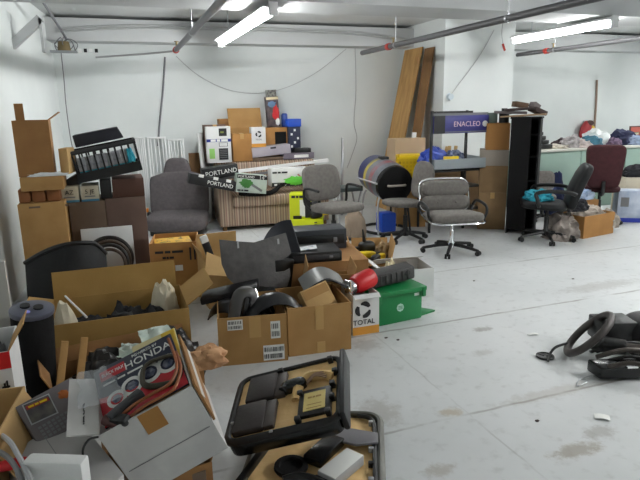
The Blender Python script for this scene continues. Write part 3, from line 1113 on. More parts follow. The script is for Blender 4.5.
decal(t, 'black_band', 0, h_ * .78, w_, h_, BKC)
text(t, 'PORTLAND', .04, FRONT(w_ * .3, h_ * .88, -.002), PAPER)
text(t, '14"', .07, FRONT(w_ * .84, h_ * .88, -.002), PAPER)
b = MB().blob((w_ * .32, -.002, h_ * .52), (.07, .004, .05), 3, .4, 2, flat=False)
b.build('printed_saw_body', mat('saw_green', hexc(58, 120, 50), .5), t)
MB().box((w_ * .62, -.002, h_ * .36), (.2, .002, .03), (0, 28, 0)).build('printed_saw_bar', MGREY, t)
printed(t, .14, .02, FRONT(w_ * .22, h_ * .12, -.002), INK)
t, w_, h_ = portland('', (272, 187), (309, 185), (273, 169), 7.0, True)
t['label'] = 'white carton with black foot band and green tool, right part of the sofa'
MB().bx(0, 0, 0, w_, .2, h_, .003).build('body', WHITE, t)
decal(t, 'black_band', 0, 0, w_, h_ * .22, BKC)
for k in range(3):
    decal(t, 'white_icon', .03 + .06 * k, h_ * .05, .07 + .06 * k, h_ * .16, PAPER, y=-.0016)
printed(t, .2, .022, FRONT(w_ * .22, h_ * .78, -.002), INK)
MB().blob((w_ * .64, -.004, h_ * .3), (.12, .012, .05), 9, .45, 2.2, flat=False).build('printed_green_tool', LGREEN, t)
MB().box((w_ * .8, -.004, h_ * .45), (.14, .002, .02), (0, 40, 0)).build('printed_handle', mat('salmon', hexc(180, 120, 110), .5), t)
# crumpled clear plastic bag on top of it
A = PY(300, 172, 7.1)
single('plastic_bag', 'crumpled white plastic wrap on the white carton of the sofa', 'bag', MB().blob((0, 0, 0), (.2, .1, .07), 12, .3, 2.5), mat('plastic_wrap', hexc(226, 230, 232), .25), (A.x, A.y, A.z - .01))
# chainsaw bar / black hose draped on the seat
pts = [SP(*q) for q in ((.26, .06, .475), (.45, .0, .46), (.62, .0, .462), (.72, .02, .49), (.80, .05, .55), (.92, .08, .57))]
single('black_hose', 'black rubber hose draped along the sofa seat', 'hose', MB().tube([p - pts[0] for p in pts], .03, 10), BLACKM, pts[0])

# ------------------------------------------------------------------ lime tool box standing before the sofa
o, rz, w = fr((290, 232), (324, 232))
RYO = mat('lime_yellow', hexc(206, 216, 22), .5)
t = thing('lime_carton', 'lime yellow carton with black printing in front of the sofa', 'box', o, rz + RAD(4))
h1 = up(o, 195)
MB().bx(0, 0, 0, w * .98, .3, h1 * .32, .004).build('body', RYO, t)
MB().bx(0, .05, h1 * .32, w * .62, .3, h1, .004).build('upper_body', RYO, t)
decal(t, 'printed_white_panel', w * .3, h1 * .4, w * .45, h1 * .85, PAPER, y=.05)
decal(t, 'black_panel', w * .45, h1 * .36, w * .62, h1 * .96, BKC, y=.05)
decal(t, 'black_panel', w * .1, h1 * .33, w * .35, h1 * .42, BKC, y=.049)
printed(t, .16, .03, FRONT(w * .25, h1 * .93, .048), INK)
b = MB()
for k in range(4):
    b.bx(w * .72, -.002, h1 * (.05 + .06 * k), w * .8, 0, h1 * (.08 + .06 * k))
b.build('printed_text', INK, t)
t2 = thing('power_tool', 'black and yellow power tool lying on the lime yellow carton', 'power tool', (Matrix.Translation(o) @ Matrix.Rotation(rz, 4, 'Z')) @ Vector((w * .74, .12, h1 * .33)), RAD(20))
MB().sq((0, 0, .05), (.09, .06, .05), .6, .6).build('motor', BLACK, t2)
MB().tube([(.03, 0, .08), (.05, 0, .15), (.0, 0, .2), (-.07, 0, .19)], .025).build('handle', DGREY, t2)
MB().cyl((.08, 0, .05), (.17, -.03, .045), .035, .02).build('nose', YELLOW, t2)
# bits under the armchair
p = G(352, 236)
# ------------------------------------------------------------------ barrel grill
o = PY(395, 185, 5.95)
zb_ = o.z
BR = RAD(-3)
t = thing('barrel_grill', 'small barrel on a tube stand with racing stripes and black front', 'barrel', (o.x, o.y, 0), BR)
Rb, Lb = .225, .64
MX = Matrix.Translation((0, 0, zb_)) @ Matrix.Rotation(RAD(98), 4, 'X')   # lathe z -> -y
MXb = Matrix.Translation((0, 0, zb_)) @ Matrix.Rotation(RAD(-82), 4, 'X')                                       # lathe z -> +y
NV = mat('navy_paint', hexc(44, 48, 96), .35)
GP = mat('grey_paint', hexc(112, 116, 122), .35, col2=hexc(96, 100, 108), scale=9)
RP = mat('red_stripe', hexc(150, 62, 70), .4, col2=hexc(120, 110, 118), scale=10)
YP = mat('yellow_flame', hexc(196, 176, 60), .4, col2=hexc(70, 74, 80), scale=9)
prof = lambda y: Rb * (1 + .06 * math.sin(PI * min(1, max(0, y / Lb))))
def band(name, y0, y1, m):
    MB().lathe([(prof(y0 + (y1 - y0) * k / 4), y0 + (y1 - y0) * k / 4) for k in range(5)], 32, MXb).build(name, m, t)
band('front_rim', 0, .05, BLACKG); band('grey_band', .05, .17, GP); band('red_stripe', .17, .26, RP)
band('grey_band', .26, .36, GP); band('yellow_band', .36, .44, YP); band('navy_band', .44, Lb, NV)
MB().lathe([(Rb, 0), (Rb * .97, .02), (.02, .045)], 32, MX).build('front_lid', BLACKM, t)
MB().tube([(-.1, -.03, zb_ + .0), (-.09, -.07, zb_), (.09, -.07, zb_), (.1, -.03, zb_)], .014).build('lid_handle', mat('handle_wood', hexc(170, 160, 150), .6), t)
MB().bx(-.05, Lb * .45, zb_ + Rb + .04, .05, Lb * .65, zb_ + Rb + .085, .008).build('top_handle', BLACK, t)
for sx in (-1, 1):
    for yy in (.06, .54):
        MB().tube([(sx * .15, yy, zb_ - .12), (sx * .19, yy, zb_ - .22), (sx * .21, yy + (.06 if yy > .3 else -.06), .012)], .013).build('leg', LGREY if sx < 0 else BLACK, t)
ring = [(.27 * math.cos(2 * PI * k / 20), .3 + .33 * math.sin(2 * PI * k / 20), .02) for k in range(20)]
MB().tube(ring, .018, 8, 2, True).build('base_ring', BLACK, t)
MB().tube([(-.21, .0, zb_ + .02), (-.27, .1, zb_ + .04), (-.27, .5, zb_ + .04), (-.21, .6, zb_ + .02)], .01).build('side_rail', LGREY, t)
Mb = Matrix.Translation((o.x, o.y, 0)) @ Matrix.Rotation(BR, 4, 'Z')
single('blue_tub', 'bright blue plastic tub on the floor underneath the barrel', 'tub', MB().prism([(-.1, -.09), (.1, -.09), (.1, .09), (-.1, .09)], 0, .24, r=.02), BLUE, Mb @ Vector((0, .26, 0)))
# grey rods and a small dark stool left of the barrel
a, c = PY(353, 188, 7.0), PY(362, 144, 7.6)
single('metal_bar', 'grey metal bar leaning on the wall left of the barrel', 'bar', MB().box((0, 0, .57), (.035, .02, 1.14), r=.004), STEEL, (a.x, 7.42, 0), rot=(-16, 8, 0))
p = PY(354, 190, 6.6)
t = thing('folding_stool', 'small dark green folding stool left of the barrel', 'stool', (p.x - .1, 6.62, 0))
zs = p.z - .0
MB().bx(-.17, -.15, zs, .17, .15, zs + .05, .01).build('seat', mat('green_grey', hexc(74, 84, 84), .6), t)
for s in (-1, 1):
    MB().tube([(s * .15, -.13, zs), (s * .15, .13, .0)], .012, smooth=0).build('leg', LGREY, t)
    MB().tube([(s * .13, .13, zs), (s * .13, -.13, .0)], .012, smooth=0).build('leg', LGREY, t)
p = PY(353, 190, 6.1)
single('beige_bag', 'crumpled beige paper bag on the floor left of the barrel', 'bag', MB().blob((0, 0, 0), (.13, .1, .36), 21, .2, 2), mat('beige_paper', hexc(186, 166, 146), .8), (p.x, 6.05, 0))

# ------------------------------------------------------------------ yellow basket on boxes
A, B = PY(398, 180, 6.35), PY(430, 180, 6.2)
BRZ = RAD(-24)
zy0, zy1 = A.z, up((A.x, 6.35), 148)
wy = .36
carton('cardboard_box', 'tan carton standing under the yellow basket', (A.x, 6.36, 0), BRZ, wy, .34, zy0 - .002, CARD, 'boxes beside the pillar')
t = thing('plastic_basket', 'yellow meshed plastic basket on a carton beside the display rack', 'basket', (A.x, 6.35, zy0), BRZ)
b = MB()
hy = (zy1 - zy0) * .72
k = .01
def yface(M, w_, h_):
    b = MB(M)
    nx, nz = max(3, int(w_ / .045)), max(2, int(h_ / .045))
    for i in range(nx + 1):
        x = w_ * i / nx
        b.bx(x - .009, -.004, 0, x + .009, .004, h_)
    for j in range(nz + 1):
        z = h_ * j / nz
        b.bx(0, -.0035, z - .009, w_, .0035, z + .009)
    return b
yface(Matrix.Identity(4), wy, hy).build('mesh_side', YELLOW, t)
yface(Matrix.Translation((0, .34, 0)), wy, hy).build('mesh_side', YELLOW, t)
yface(Matrix.Rotation(PI / 2, 4, 'Z'), .34, hy).build('mesh_side', YELLOW, t)
yface(Matrix.Translation((wy, 0, 0)) @ Matrix.Rotation(PI / 2, 4, 'Z'), .34, hy).build('mesh_side', YELLOW, t)
MB().bx(0, 0, 0, wy, .34, .01).build('bottom', YELLOW, t)
b = MB().bx(-.015, -.015, hy - .03, wy + .015, 0, hy).bx(-.015, .34, hy - .03, wy + .015, .355, hy).bx(-.015, 0, hy - .03, 0, .34, hy).bx(wy, 0, hy - .03, wy + .015, .34, hy)
b.build('rim', YELLOW, t)
single('yellow_liner', 'folded yellow tray stacked inside the meshed basket', 'tray', MB().bx(.03, .03, .012, wy - .03, .31, hy + .02, .02), mat('yellow_deep', hexc(222, 184, 24), .5), (A.x, 6.35, zy0), BRZ)
A2, B2 = PY(394, 165, 6.86), PY(424, 165, 6.86)
z0_, z1_ = up((A2.x, 6.86), 166), up((A2.x, 6.86), 139)
carton('cardboard_box', 'tall dull cardboard carton behind the yellow basket under the plywood', (A2.x, 6.83, 0), 0, min(B2.x, PFX0 - .03) - A2.x, .25, z1_, mat('cardboard_grey', hexc(176, 152, 124), .85), 'boxes beside the pillar', tape=False)

# ------------------------------------------------------------------ display rack
o, rz, w = fr((429, 233), (484, 227))
w *= .9
rz -= RAD(4)
z1, z0 = up(o, 116), up(o, 134)
zt0, zt1 = up(o, 170), up(o, 153)
t = thing('display_rack', 'black wire display rack with blue printed header sign above a grey tray', 'display rack', o, rz)
zt = up(o, 111)
for x, y in ((0, 0), (w * .72, .1), (.04, .38), (w * .9, .38)):
    MB().bx(x - .014, y - .014, 0, x + .014, y + .014, zt if y < .2 else zt0 - .03, .003).build('post', BLACK, t)
MB().bx(0, -.012, zt - .03, w * .74, .012, zt - .006).build('top_rail', BLACK, t)
hd = MB().bx(.012, -.03, z0, w + .02, -.005, z1, .004).build('header_sign', NAVY if False else mat('header_navy', hexc(52, 50, 112), .4, col2=hexc(66, 66, 140), scale=5, stretch=(.4, 1, 3)), t)
decal(hd, 'black_end', .012, z0, .012 + w * .2, z1, BLACK, y=-.031)
decal(hd, 'light_stripe', w * .22, z0 + .012, w + .01, z0 + .022, MGREY, y=-.031)
decal(hd, 'top_lip', 0.0, z1, w + .02, z1 + .03, MGREY, y=-.01)
text(hd, 'ENACLEO', .085, FRONT(w * .62, (z0 + z1) / 2, -.032), mat('pale_pink', hexc(226, 196, 206), .5), sx=.95)
eb = MB().cyl((w * .955, -.031, (z0 + z1) / 2), (w * .955, -.034, (z0 + z1) / 2), .036, n=20)
eb.build('round_emblem', PAPER, hd)
# tray
zt0, zt1 = up(o, 170), up(o, 153)
GT = mat('smoky_grey_plastic', hexc(158, 166, 170), .35)
b = MB()
b.bx(.02, -.05, zt0, w, .38, zt0 + .01); b.bx(.02, -.05, zt0, w, -.038, zt0 + .12); b.bx(.02, .37, zt0, w, .38, zt0 + .13)
b.build('tray', GT, t)
for x in (.02, w - .012):
    MB(Matrix.Translation((x, 0, 0)) @ Matrix(((0, 0, 1, 0), (1, 0, 0, 0), (0, 1, 0, 0), (0, 0, 0, 1)))).prism([(-.05, zt0), (.38, zt0), (.38, zt0 + .13), (-.05, zt0 + .12)], 0, .012).build('tray_side', GT, t)
for zz in (zt0 - .02, zt0 - .22, zt0 * .35):
    MB().bx(0, -.0, zz - .018, w, .4, zz, .003).build('shelf', BLACK, t)
Mr = Matrix.Translation(o) @ Matrix.Rotation(rz, 4, 'Z')
single('blue_bag', 'shiny blue bag lying in the tray of the display rack, left side', 'bag', MB().blob((0, 0, 0), (.19, .13, .24), 31, .25, 1.8, fold=.05), mat('blue_bag', hexc(44, 72, 170), .4), Mr @ Vector((.14, .2, zt0 + .012)))
single('striped_cloth', 'blue and white striped cloth heap in the display rack tray', 'cloth', MB().blob((0, 0, 0), (.17, .12, .19), 33, .25, 2.0, fold=.06), mat('striped_cloth', hexc(40, 52, 96), .9, col2=hexc(150, 160, 180), scale=30, stretch=(1, .2, 1)), Mr @ Vector((.38, .14, zt0 + .012)))
single('yellow_packet', 'small yellow packet in front of the blue cloth in the rack tray', 'packet', MB().bx(-.08, -.03, 0, .12, .0, .14, .006), YELLOW, Mr @ Vector((.24, .0, zt0 + .012)))
for k in range(3):
    single('wooden_peg', 'pale wooden stick standing in the rack tray, %s of three' % ('left', 'middle', 'right')[k], 'stick', MB().bx(-.02, -.012, 0, .02, .012, .24, .004), CARDL, Mr @ Vector((.33 + .075 * k, .31, zt0 + .012)), rz=rz, group='wooden sticks in the rack', rot=(0, (14, 4, 8)[k], 0))
# boxes under / right of the rack
DULLB = mat('cardboard_aged', hexc(140, 112, 78), .85, col2=hexc(126, 100, 68), scale=5)
Yb_ = 5.98
A0 = G(477, 229)
wb = .33
CRZ = RAD(-34)
B = A0 + Vector((math.cos(CRZ), math.sin(CRZ), 0)) * wb
Yb_ = B.y
zz = [0] + [up((B.x, Yb_), q) for q in (193, 166, 150, 123)]
for k, (m, lab) in enumerate(((DULLB, 'large brown carton on the floor between the display rack and the bookcase'), (DULLB, 'brown carton second from the floor beside the black bookcase'),
                              (mat('card_grey', hexc(150, 140, 130), .85), 'greyish carton third in the stack beside the black bookcase'), (mat('cardboard_tawny', hexc(158, 112, 60), .85), 'orange-brown carton topmost of the stack beside the bookcase'))):
    off = .06 if k == 3 else 0
    p0_ = A0 + Vector((math.cos(CRZ), math.sin(CRZ), 0)) * off + Vector((0, 0, zz[k] + .001))
    carton('cardboard_box', lab, p0_, CRZ, wb - off, .34, zz[k + 1] - zz[k] - .002, m, 'cartons stacked beside the bookcase', tape=(k == 0))
zt_ = zz[4]
Mq = Matrix.Translation(A0) @ Matrix.Rotation(CRZ, 4, 'Z')
single('green_bin', 'grey green plastic bin on top of the carton stack', 'bin', MB().prism([(0, 0), (.2, 0), (.2, .22), (0, .22)], 0, .12, r=.012), mat('green_grey_bin', hexc(92, 106, 98), .5), Mq @ Vector((-.02, .04, zt_ + .001)), CRZ)
p = PY(495, 121, 6.1)
b = MB().cyl((0, 0, 0), (0, 0, .1), .06).cyl((0, 0, .1), (0, 0, .17), .035).cyl((-.06, 0, .1), (.1, 0, .12), .022)
single('pump', 'black motor with pipe stub on top of the carton stack', 'motor', b, BLACK, Mq @ Vector((.26, .12, zt_ + .001)))
# stacked cartons under the rack behind the chairs
A, B = PY(433, 200, 6.32), PY(462, 200, 6.32)
carton('cardboard_box', 'brown carton on the floor behind the display rack', (A.x - .02, 6.42, 0), RAD(-8), B.x - A.x + .3, .3, .84, DULLB, 'boxes beside the pillar', tape=False)

# ------------------------------------------------------------------ black bookcase with scraps on top
o, rz, w = fr((510, 233), (534, 232))
o = G(505, 233)
KRZ = RAD(-45)
t = thing('bookcase', 'tall narrow black bookcase beside the green counter', 'bookcase', o, KRZ)
hb = up(o, 119)
wB = .32
dB = .32
MB().bx(0, 0, 0, .02, dB, hb).build('side_panel', BLACKM, t)
MB().bx(wB - .02, 0, 0, wB, dB, hb).build('side_panel', BLACKM, t)
MB().bx(.02, dB - .012, 0, wB - .02, dB, hb).build('back_panel', BLACKM, t)
MB().bx(-.01, -.012, hb, wB + .01, dB, hb + .022).build('top', BLACKM, t)
for zz_ in (.05, .34, .62, .9, 1.15):
    if zz_ < hb - .1:
        MB().bx(.02, .04, zz_, wB - .02, dB - .012, zz_ + .018).build('shelf', BLACKM, t)
MB().bx(.02, .0, .05, wB - .1, .018, hb).build('door_panel', BLACKM, t)
Mk = Matrix.Translation(o + Vector((-.11, .11, 0))) @ Matrix.Rotation(KRZ, 4, 'Z')
SCR = [mat('scrap_brown', hexc(92, 70, 52), .8), mat('scrap_dark', hexc(58, 46, 44), .8), mat('scrap_tan', hexc(150, 124, 96), .8), mat('scrap_grey', hexc(96, 88, 88), .8)]
zst = hb + .023
for k, (x, y, z, sx, sy, sz, ry, m, lab) in enumerate((
        (.27, .17, .0, .5, .28, .018, -3, 2, 'wide tan board scrap lying across the bookcase top and overhanging right'),
        (.12, .15, .03, .36, .24, .03, 2, 3, 'grey board scrap on the left of the bookcase top'),
        (.2, .12, .065, .26, .2, .03, -4, 1, 'dark board scrap in the middle of the heap on the bookcase'),
        (.22, .2, .1, .15, .14, .06, 10, 0, 'small brown block crowning the heap on the bookcase'),
        (.42, .18, .03, .16, .16, .05, 22, 1, 'dark tilted offcut at the right of the heap on the bookcase'),
        (.38, .22, .085, .09, .1, .06, 30, 3, 'little grey offcut standing at the right of the heap'))):
    single('board_scrap', lab, 'scrap', MB().box((0, 0, sz / 2), (sx, sy, sz), (0, ry, k * 9), .003), SCR[m], Mk @ Vector((x, y, zst + z + .004)), KRZ, 'scraps on the bookcase')
p = PY(541, 150, 6.72)
for k in range(4):
    single('black_tray', 'black tray %s of four on the counter end behind the bookcase' % ('lowest', 'second', 'third', 'topmost')[k], 'tray', MB().bx(0, 0, 0, .26 - .05 * k, .2, .055, .012), BLACK, (p.x - .14, 6.62, .885 + .06 * k), RAD(5 * k), 'black trays at the counter end')

# ------------------------------------------------------------------ green counter
CY_, CT = 6.45, .872
GCN = mat('pale_green_paint', hexc(146, 170, 158), .55, col2=hexc(138, 162, 150), scale=2)
x0 = PY(532, 170, CY_).x
for k in range(4):
    t = thing('counter_unit', 'pale green counter unit, %s along the right wall' % ('first from the bookcase', 'second from the bookcase', 'third from the bookcase', 'rightmost, partly out of view')[k], 'counter', (x0 + .85 * k, CY_, 0), 0, 'green counter units')
    MB().bx(.002, .01, .0, .848, .6, CT - .03, .003).build('carcass', GCN, t)
    MB().bx(.012, -.006, .08, .838, .01, CT - .045, .003).build('front_panel', GCN, t)
single('worktop', 'pale worktop running over the green counter units', 'worktop', MB().bx(-.01, -.02, 0, 3.42, .62, .028, .004), mat('worktop', hexc(206, 206, 196), .5), (x0, CY_, CT - .028))
A = PY(536, 185, 6.3)
single('white_plank', 'white plank standing between the bookcase and the counter', 'board', MB().bx(0, 0, 0, .035, .02, .8), WHITEP, (A.x, 6.36, 0))


def pile(name, label, px_, py_, Y, s, seed, m, z, group='clothes piled on the green counter', fold=.05, amp=.28, cat='clothes'):
    p = PY(px_, py_, Y)
    return single(name, label, cat, MB().blob((0, 0, 0), s, seed, amp, 1.9, fold=fold), m, (p.x, Y, z), group=group)


cm = lambda n, c, c2=None, sc=12: mat(n, hexc(*c), .95, col2=hexc(*(c2 or [v * .75 for v in c])), scale=sc, bump=.2, bscale=60)
pile('folded_clothes', 'cream clothes lying flat at the left end of the green counter', 556, 150, 6.7, (.15, .15, .06), 41, cm('cl_cream', (212, 204, 190)), CT)
pile('folded_clothes', 'dark striped clothes at the left end of the green counter', 562, 147, 6.85, (.16, .14, .12), 42, cm('cl_dark', (80, 66, 72)), CT)
pile('folded_clothes', 'pale grey clothes heap left of the teal bag on the counter', 571, 145, 6.7, (.17, .14, .17), 43, cm('cl_grey', (190, 184, 184)), CT)
pile('folded_clothes', 'light pinkish shirt heap in front of the teal bag', 582, 148, 6.62, (.14, .12, .11), 44, cm('cl_pink', (206, 192, 188)), CT)
pile('plastic_bag', 'large white plastic bag bulging on the counter behind the maroon chair', 596, 145, 6.85, (.24, .17, .24), 45, mat('white_bag', hexc(222, 226, 226), .4), CT, fold=.03, cat='bag')
pile('teal_bag', 'teal bag in front of the white plastic bag on the counter', 590, 147, 6.65, (.2, .12, .17), 46, cm('cl_teal', (70, 124, 146)), CT, cat='bag')
pile('folded_clothes', 'navy clothes heap right of the white plastic bag on the counter', 622, 145, 6.75, (.24, .15, .22), 47, cm('cl_navy', (44, 48, 78)), CT)
pile('folded_clothes', 'mauve clothes heap behind the maroon chair back', 614, 148, 6.62, (.1, .1, .12), 48, cm('cl_mauve', (120, 100, 124)), CT)
pile('folded_clothes', 'pale blue shirt heap at the right end of the counter view', 634, 150, 6.62, (.14, .1, .14), 49, cm('cl_pblue', (150, 164, 190)), CT)
pile('orange_cloth', 'bright orange cloth at the right edge of the counter view', 641, 146, 6.85, (.1, .1, .17), 50, cm('cl_orange', (214, 104, 60)), CT, cat='cloth')
# red and yellow hanging toy
p = PY(588, 130, YB - .12)
t = thing('hanging_toy', 'red and yellow bundle hanging on the right wall under the brown pipe', 'ornament', p)
MB().sq((-.06, 0, 0), (.1, .08, .17), .9, .9, 14, 10, rot=(0, 20, 0)).build('red_part', mat('deep_red', hexc(150, 30, 36), .5), t)
MB().sq((.08, 0, -.04), (.05, .05, .12), .9, .9, 14, 10, rot=(0, 10, 0)).build('yellow_part', mat('toy_yellow', hexc(228, 190, 70), .5), t)
MB().sq((-.0, -.03, .12), (.07, .05, .05), .9, .9, 14, 10).build('dark_part', mat('toy_dark', hexc(72, 44, 40), .5), t)
MB().bx(-.02, .06, -.2, .02, .115, .16).build('hook_plate', STEEL, t)
# boxes on the floor before the counter
o, rz, w = fr((611, 219), (632, 224))
o = G(616, 222)
t = thing('printed_box', 'white carton with pale blue pictures and blue foot band near the counter', 'box', o, RAD(-34))
hw = up(o, 191)
ww = .32
MB().bx(0, 0, 0, ww, .26, hw, .003).build('body', mat('print_white', hexc(196, 204, 216), .5, col2=hexc(150, 164, 190), scale=6), t)
decal(t, 'blue_band', 0, 0, ww, hw * .14, mat('royal_blue', hexc(40, 60, 170), .5))
decal(t, 'printed_picture', ww * .1, hw * .5, ww * .4, hw * .8, MGREY)
o2 = G(634, 221)
o = G(632, 219)
t = carton('cardboard_box', 'tall beige carton at the right edge before the counter', (o.x + .05, o.y + .2, 0), RAD(-16), .5, .3, up((o.x, o.y + .2), 178), mat('beige_card', hexc(206, 196, 176), .8), 'cartons before the counter', tape=False)
decal(t, 'blue_band', 0, 0, .5, .05, mat('royal_blue', hexc(40, 60, 170), .5))
pz = up((o.x, o.y + .2), 178)
single('black_bag', 'black bag lying on the beige carton at the right edge', 'bag', MB().blob((0, 0, 0), (.24, .13, .16), 52, .2, 1.8, fold=.04), cm('cl_black', (36, 36, 42)), (o.x + .32, o.y + .27, pz + .002))
# carton overflowing with clothes
o, rz, w = fr((583, 239), (613, 233))
hc = up(o, 217)
carton('cardboard_box', 'orange-brown open carton of clothes right of the black chair', o, rz, w, .34, hc, CARDO, 'cartons before the counter', open_=True)
Mc = Matrix.Translation(o) @ Matrix.Rotation(rz, 4, 'Z')
GRC = cm('cl_greyshirt', (164, 154, 146), (110, 102, 98), 7)
single('grey_shirt', 'grey patterned shirt spilling out of the left side of the clothes carton', 'clothes', MB().blob((0, 0, 0), (.18, .18, .27), 55, .3, 2.4, fold=.1), GRC, Mc @ Vector((-.16, .16, 0)))
single('grey_shirt', 'grey cloth heap filling the carton of clothes', 'clothes', MB().blob((0, 0, 0), (w * .4, .13, .15), 56, .25, 1.8, fold=.06), cm('cl_dust', (176, 164, 152)), Mc @ Vector((w * .5, .17, hc - .07)))
single('black_cloth', 'black cloth lying over the left of the clothes carton', 'clothes', MB().blob((0, 0, 0), (.17, .13, .13), 57, .25, 1.8, fold=.06), cm('cl_black', (36, 36, 42)), Mc @ Vector((-.08, .1, .33)))
single('cream_cloth', 'cream cloth draped over the right end of the clothes carton', 'clothes', MB().blob((0, 0, 0), (.09, .14, .2), 58, .25, 1.8, fold=.06), cm('cl_cream2', (190, 180, 168)), Mc @ Vector((w + .05, .12, .06)))
p = PY(590, 193, 5.5)
carton('cardboard_box', 'plain carton behind the black chair under the blue plastic bag', (p.x - .24, 5.5, 0), RAD(-10), .34, .2, p.z - .08, CARDB, 'cartons before the counter', tape=False)
single('blue_plastic_bag', 'pale blue crumpled plastic bag between the black and maroon chairs', 'bag', MB().blob((0, 0, 0), (.17, .1, .14), 59, .35, 2.2), mat('pale_blue_bag', hexc(150, 176, 214), .3, col2=hexc(196, 208, 226), scale=8), (p.x - .05, 5.57, p.z - .078))
p = PY(554, 192, 6.2)
single('navy_jacket', 'navy jacket slumped on the floor against the green counter', 'clothes', MB().blob((0, 0, 0), (.17, .13, .6), 60, .2, 1.6, fold=.05), cm('cl_navy2', (34, 44, 84)), (p.x, 6.22, 0))
# floor litter far
for k, (x, y, lab) in enumerate(((488, 226, 'white paper scrap on the floor before the carton stack'), (484, 228, 'second white paper scrap just left of it near the chrome chair'))):
    p = G(x, y)
    single('paper_scrap', lab, 'paper', MB().blob((0, 0, 0), (.04, .03, .03), 70 + k, .3, 2, sub=2), PAPER, p, group='paper scraps on the floor')
# ------------------------------------------------------------------ stack of cartons at the left wall
o, rz, w = fr((24, 303), (66, 296))
o = PY(17, 205, 4.85); o.z = 0
r_ = PY(65, 203, 4.9)
w = r_.x - o.x
SY = 4.85
ztop = up((o.x, SY), 205)
t = carton('cardboard_box', 'tall cardboard carton standing on the floor against the left wall', (o.x, SY, 0), 0, w, .4, ztop, CARD, 'cartons stacked at the left wall', tape=False)
for x in (.08, .34):
    decal(t, 'slot', x, ztop - .035, x + .08, ztop - .02, CARDD)
# brown rolls in the gap
for k, (xa, xb) in enumerate(((18, 30), (31.5, 45), (46.5, 60))):
    A, B = PY(xa, 195, SY + .06), PY(xb, 195, SY + .06)
    wv = B.x - A.x
    hh = up((A.x, SY + .06), 190) - ztop
    single('brown_carton', 'small brown carton in the row under the flat carton, %s of three' % ('leftmost', 'middle one', 'rightmost')[k], 'box',
           MB().bx(0, 0, 0, wv, .22, max(.05, hh), .012), mat('carton_rust', hexc(138, 88, 50), .8), (A.x, SY + .06, ztop + .001), group='small brown cartons')
z1 = ztop + max(.05, hh) + .003
A, B = PY(21, 191, SY), PY(64, 189, SY)
wf = B.x - A.x
z2 = up((A.x, SY), 178)
carton('flat_carton', 'flat cardboard carton between the small brown cartons and the big open carton', (A.x, SY, z1), 0, wf, .36, z2 - z1, CARD, None, tape=False)
# crumpled plastic just on it
A, B = PY(19, 177, SY + .03), PY(55, 177, SY + .03)
wo = B.x - A.x
z3 = up((A.x, SY + .03), 121)
t = carton('cardboard_box', 'big brown open carton with raised flaps, topmost at the left wall', (A.x, SY + .03, z2 + .002), RAD(2), wo, .3, z3 - z2, CARDB, 'cartons stacked at the left wall', open_=True,
           flaps=(('b', -2, .13, .74, 1.0), ('r', 55, .1)))
single('plastic_scrap', 'crumpled clear wrap in front of the big open carton', 'plastic wrap', MB().blob((0, 0, 0), (.13, .012, .028), 80, .4, 3), mat('plastic_wrap', hexc(226, 230, 232), .25), (A.x + .21, SY + .014, z2 + .001))
A = PY(59, 178, SY + .12); B = PY(68, 178, SY + .12)
carton('cardboard_box', 'small pale carton half hidden right of the big open carton', (A.x + .02, SY + .1, z2 + .002), RAD(-12), B.x - A.x, .2, up((A.x, SY + .12), 149) - z2, CARDL, 'cartons stacked at the left wall', tape=False)
# two large brown cartons to the right
SY2 = 5.05
gx0, gx1, gx2 = PY(67, 205, SY2).x, PY(105, 200, SY2).x, PY(145, 198, SY2).x
zg = up((gx0, SY2), 203)
carton('cardboard_box', 'large dull brown carton right of the tall carton on the floor', (gx0 + .01, SY2, 0), 0, gx1 - gx0 - .012, .42, zg, CARDD, 'cartons stacked at the left wall', tape=False)
zg2 = up((gx1, SY2), 199)
carton('cardboard_box', 'large mauve brown carton beside the car seat on the floor', (gx1, SY2, 0), 0, gx2 - gx1, .42, zg2, CARDM, 'cartons stacked at the left wall', tape=False)
CRM = mat('cream_card', hexc(196, 190, 168), .7, col2=hexc(180, 172, 150), scale=10)
for k, (xa, xb, yb, yt, lab) in enumerate(((60.5, 79.5, 203, 188, 'small cream carton, left one of the pair under the black crate'), (81.5, 99.5, 202, 187, 'small cream carton, right one of the pair under the black crate'))):
    A, B = PY(xa, yb, SY2 - .04), PY(xb, yb, SY2 - .04)
    zb0 = (zg if k == 0 else zg) + .002
    hh = up((A.x, SY2 - .04), yt) - zb0
    t = thing('small_carton', lab, 'box', (A.x if k else max(A.x, gx0 - .09), SY2 - .0, zb0), 0, 'cream cartons')
    wv = B.x - A.x
    MB().bx(0, 0, 0, wv, .26, hh, .004).build('body', CRM, t)
    decal(t, 'blue_edge', 0, 0, wv, hh * .14, mat('blue_edge', hexc(60, 120, 150), .5))
    text(t, ('AZ', '5 JE')[k], .05, FRONT(wv * .5, hh * .62, -.002), INK)
    decal(t, 'printed_line', wv * .2, hh * .28, wv * .8, hh * .36, MGREY)
A, B = PY(101, 197, SY2), PY(112, 196, SY2)
single('black_carton', 'small black box right of the cream cartons', 'box', MB().bx(0, 0, 0, B.x - A.x, .28, up((A.x, SY2), 182) - zg, .004), BLACK, (A.x, SY2 + .02, zg + .012))
A, B = PY(113, 196, SY2), PY(145, 196, SY2)
t = carton('cardboard_box', 'dark reddish brown carton under the right end of the black crate', (A.x, SY2 + .01, zg2 + .002), 0, B.x - A.x, .36, up((A.x, SY2), 180) - zg2, mat('carton_dark_red', hexc(84, 56, 46), .8), 'cartons stacked at the left wall', tape=False)
zcr = up((A.x, SY2), 180) + .004
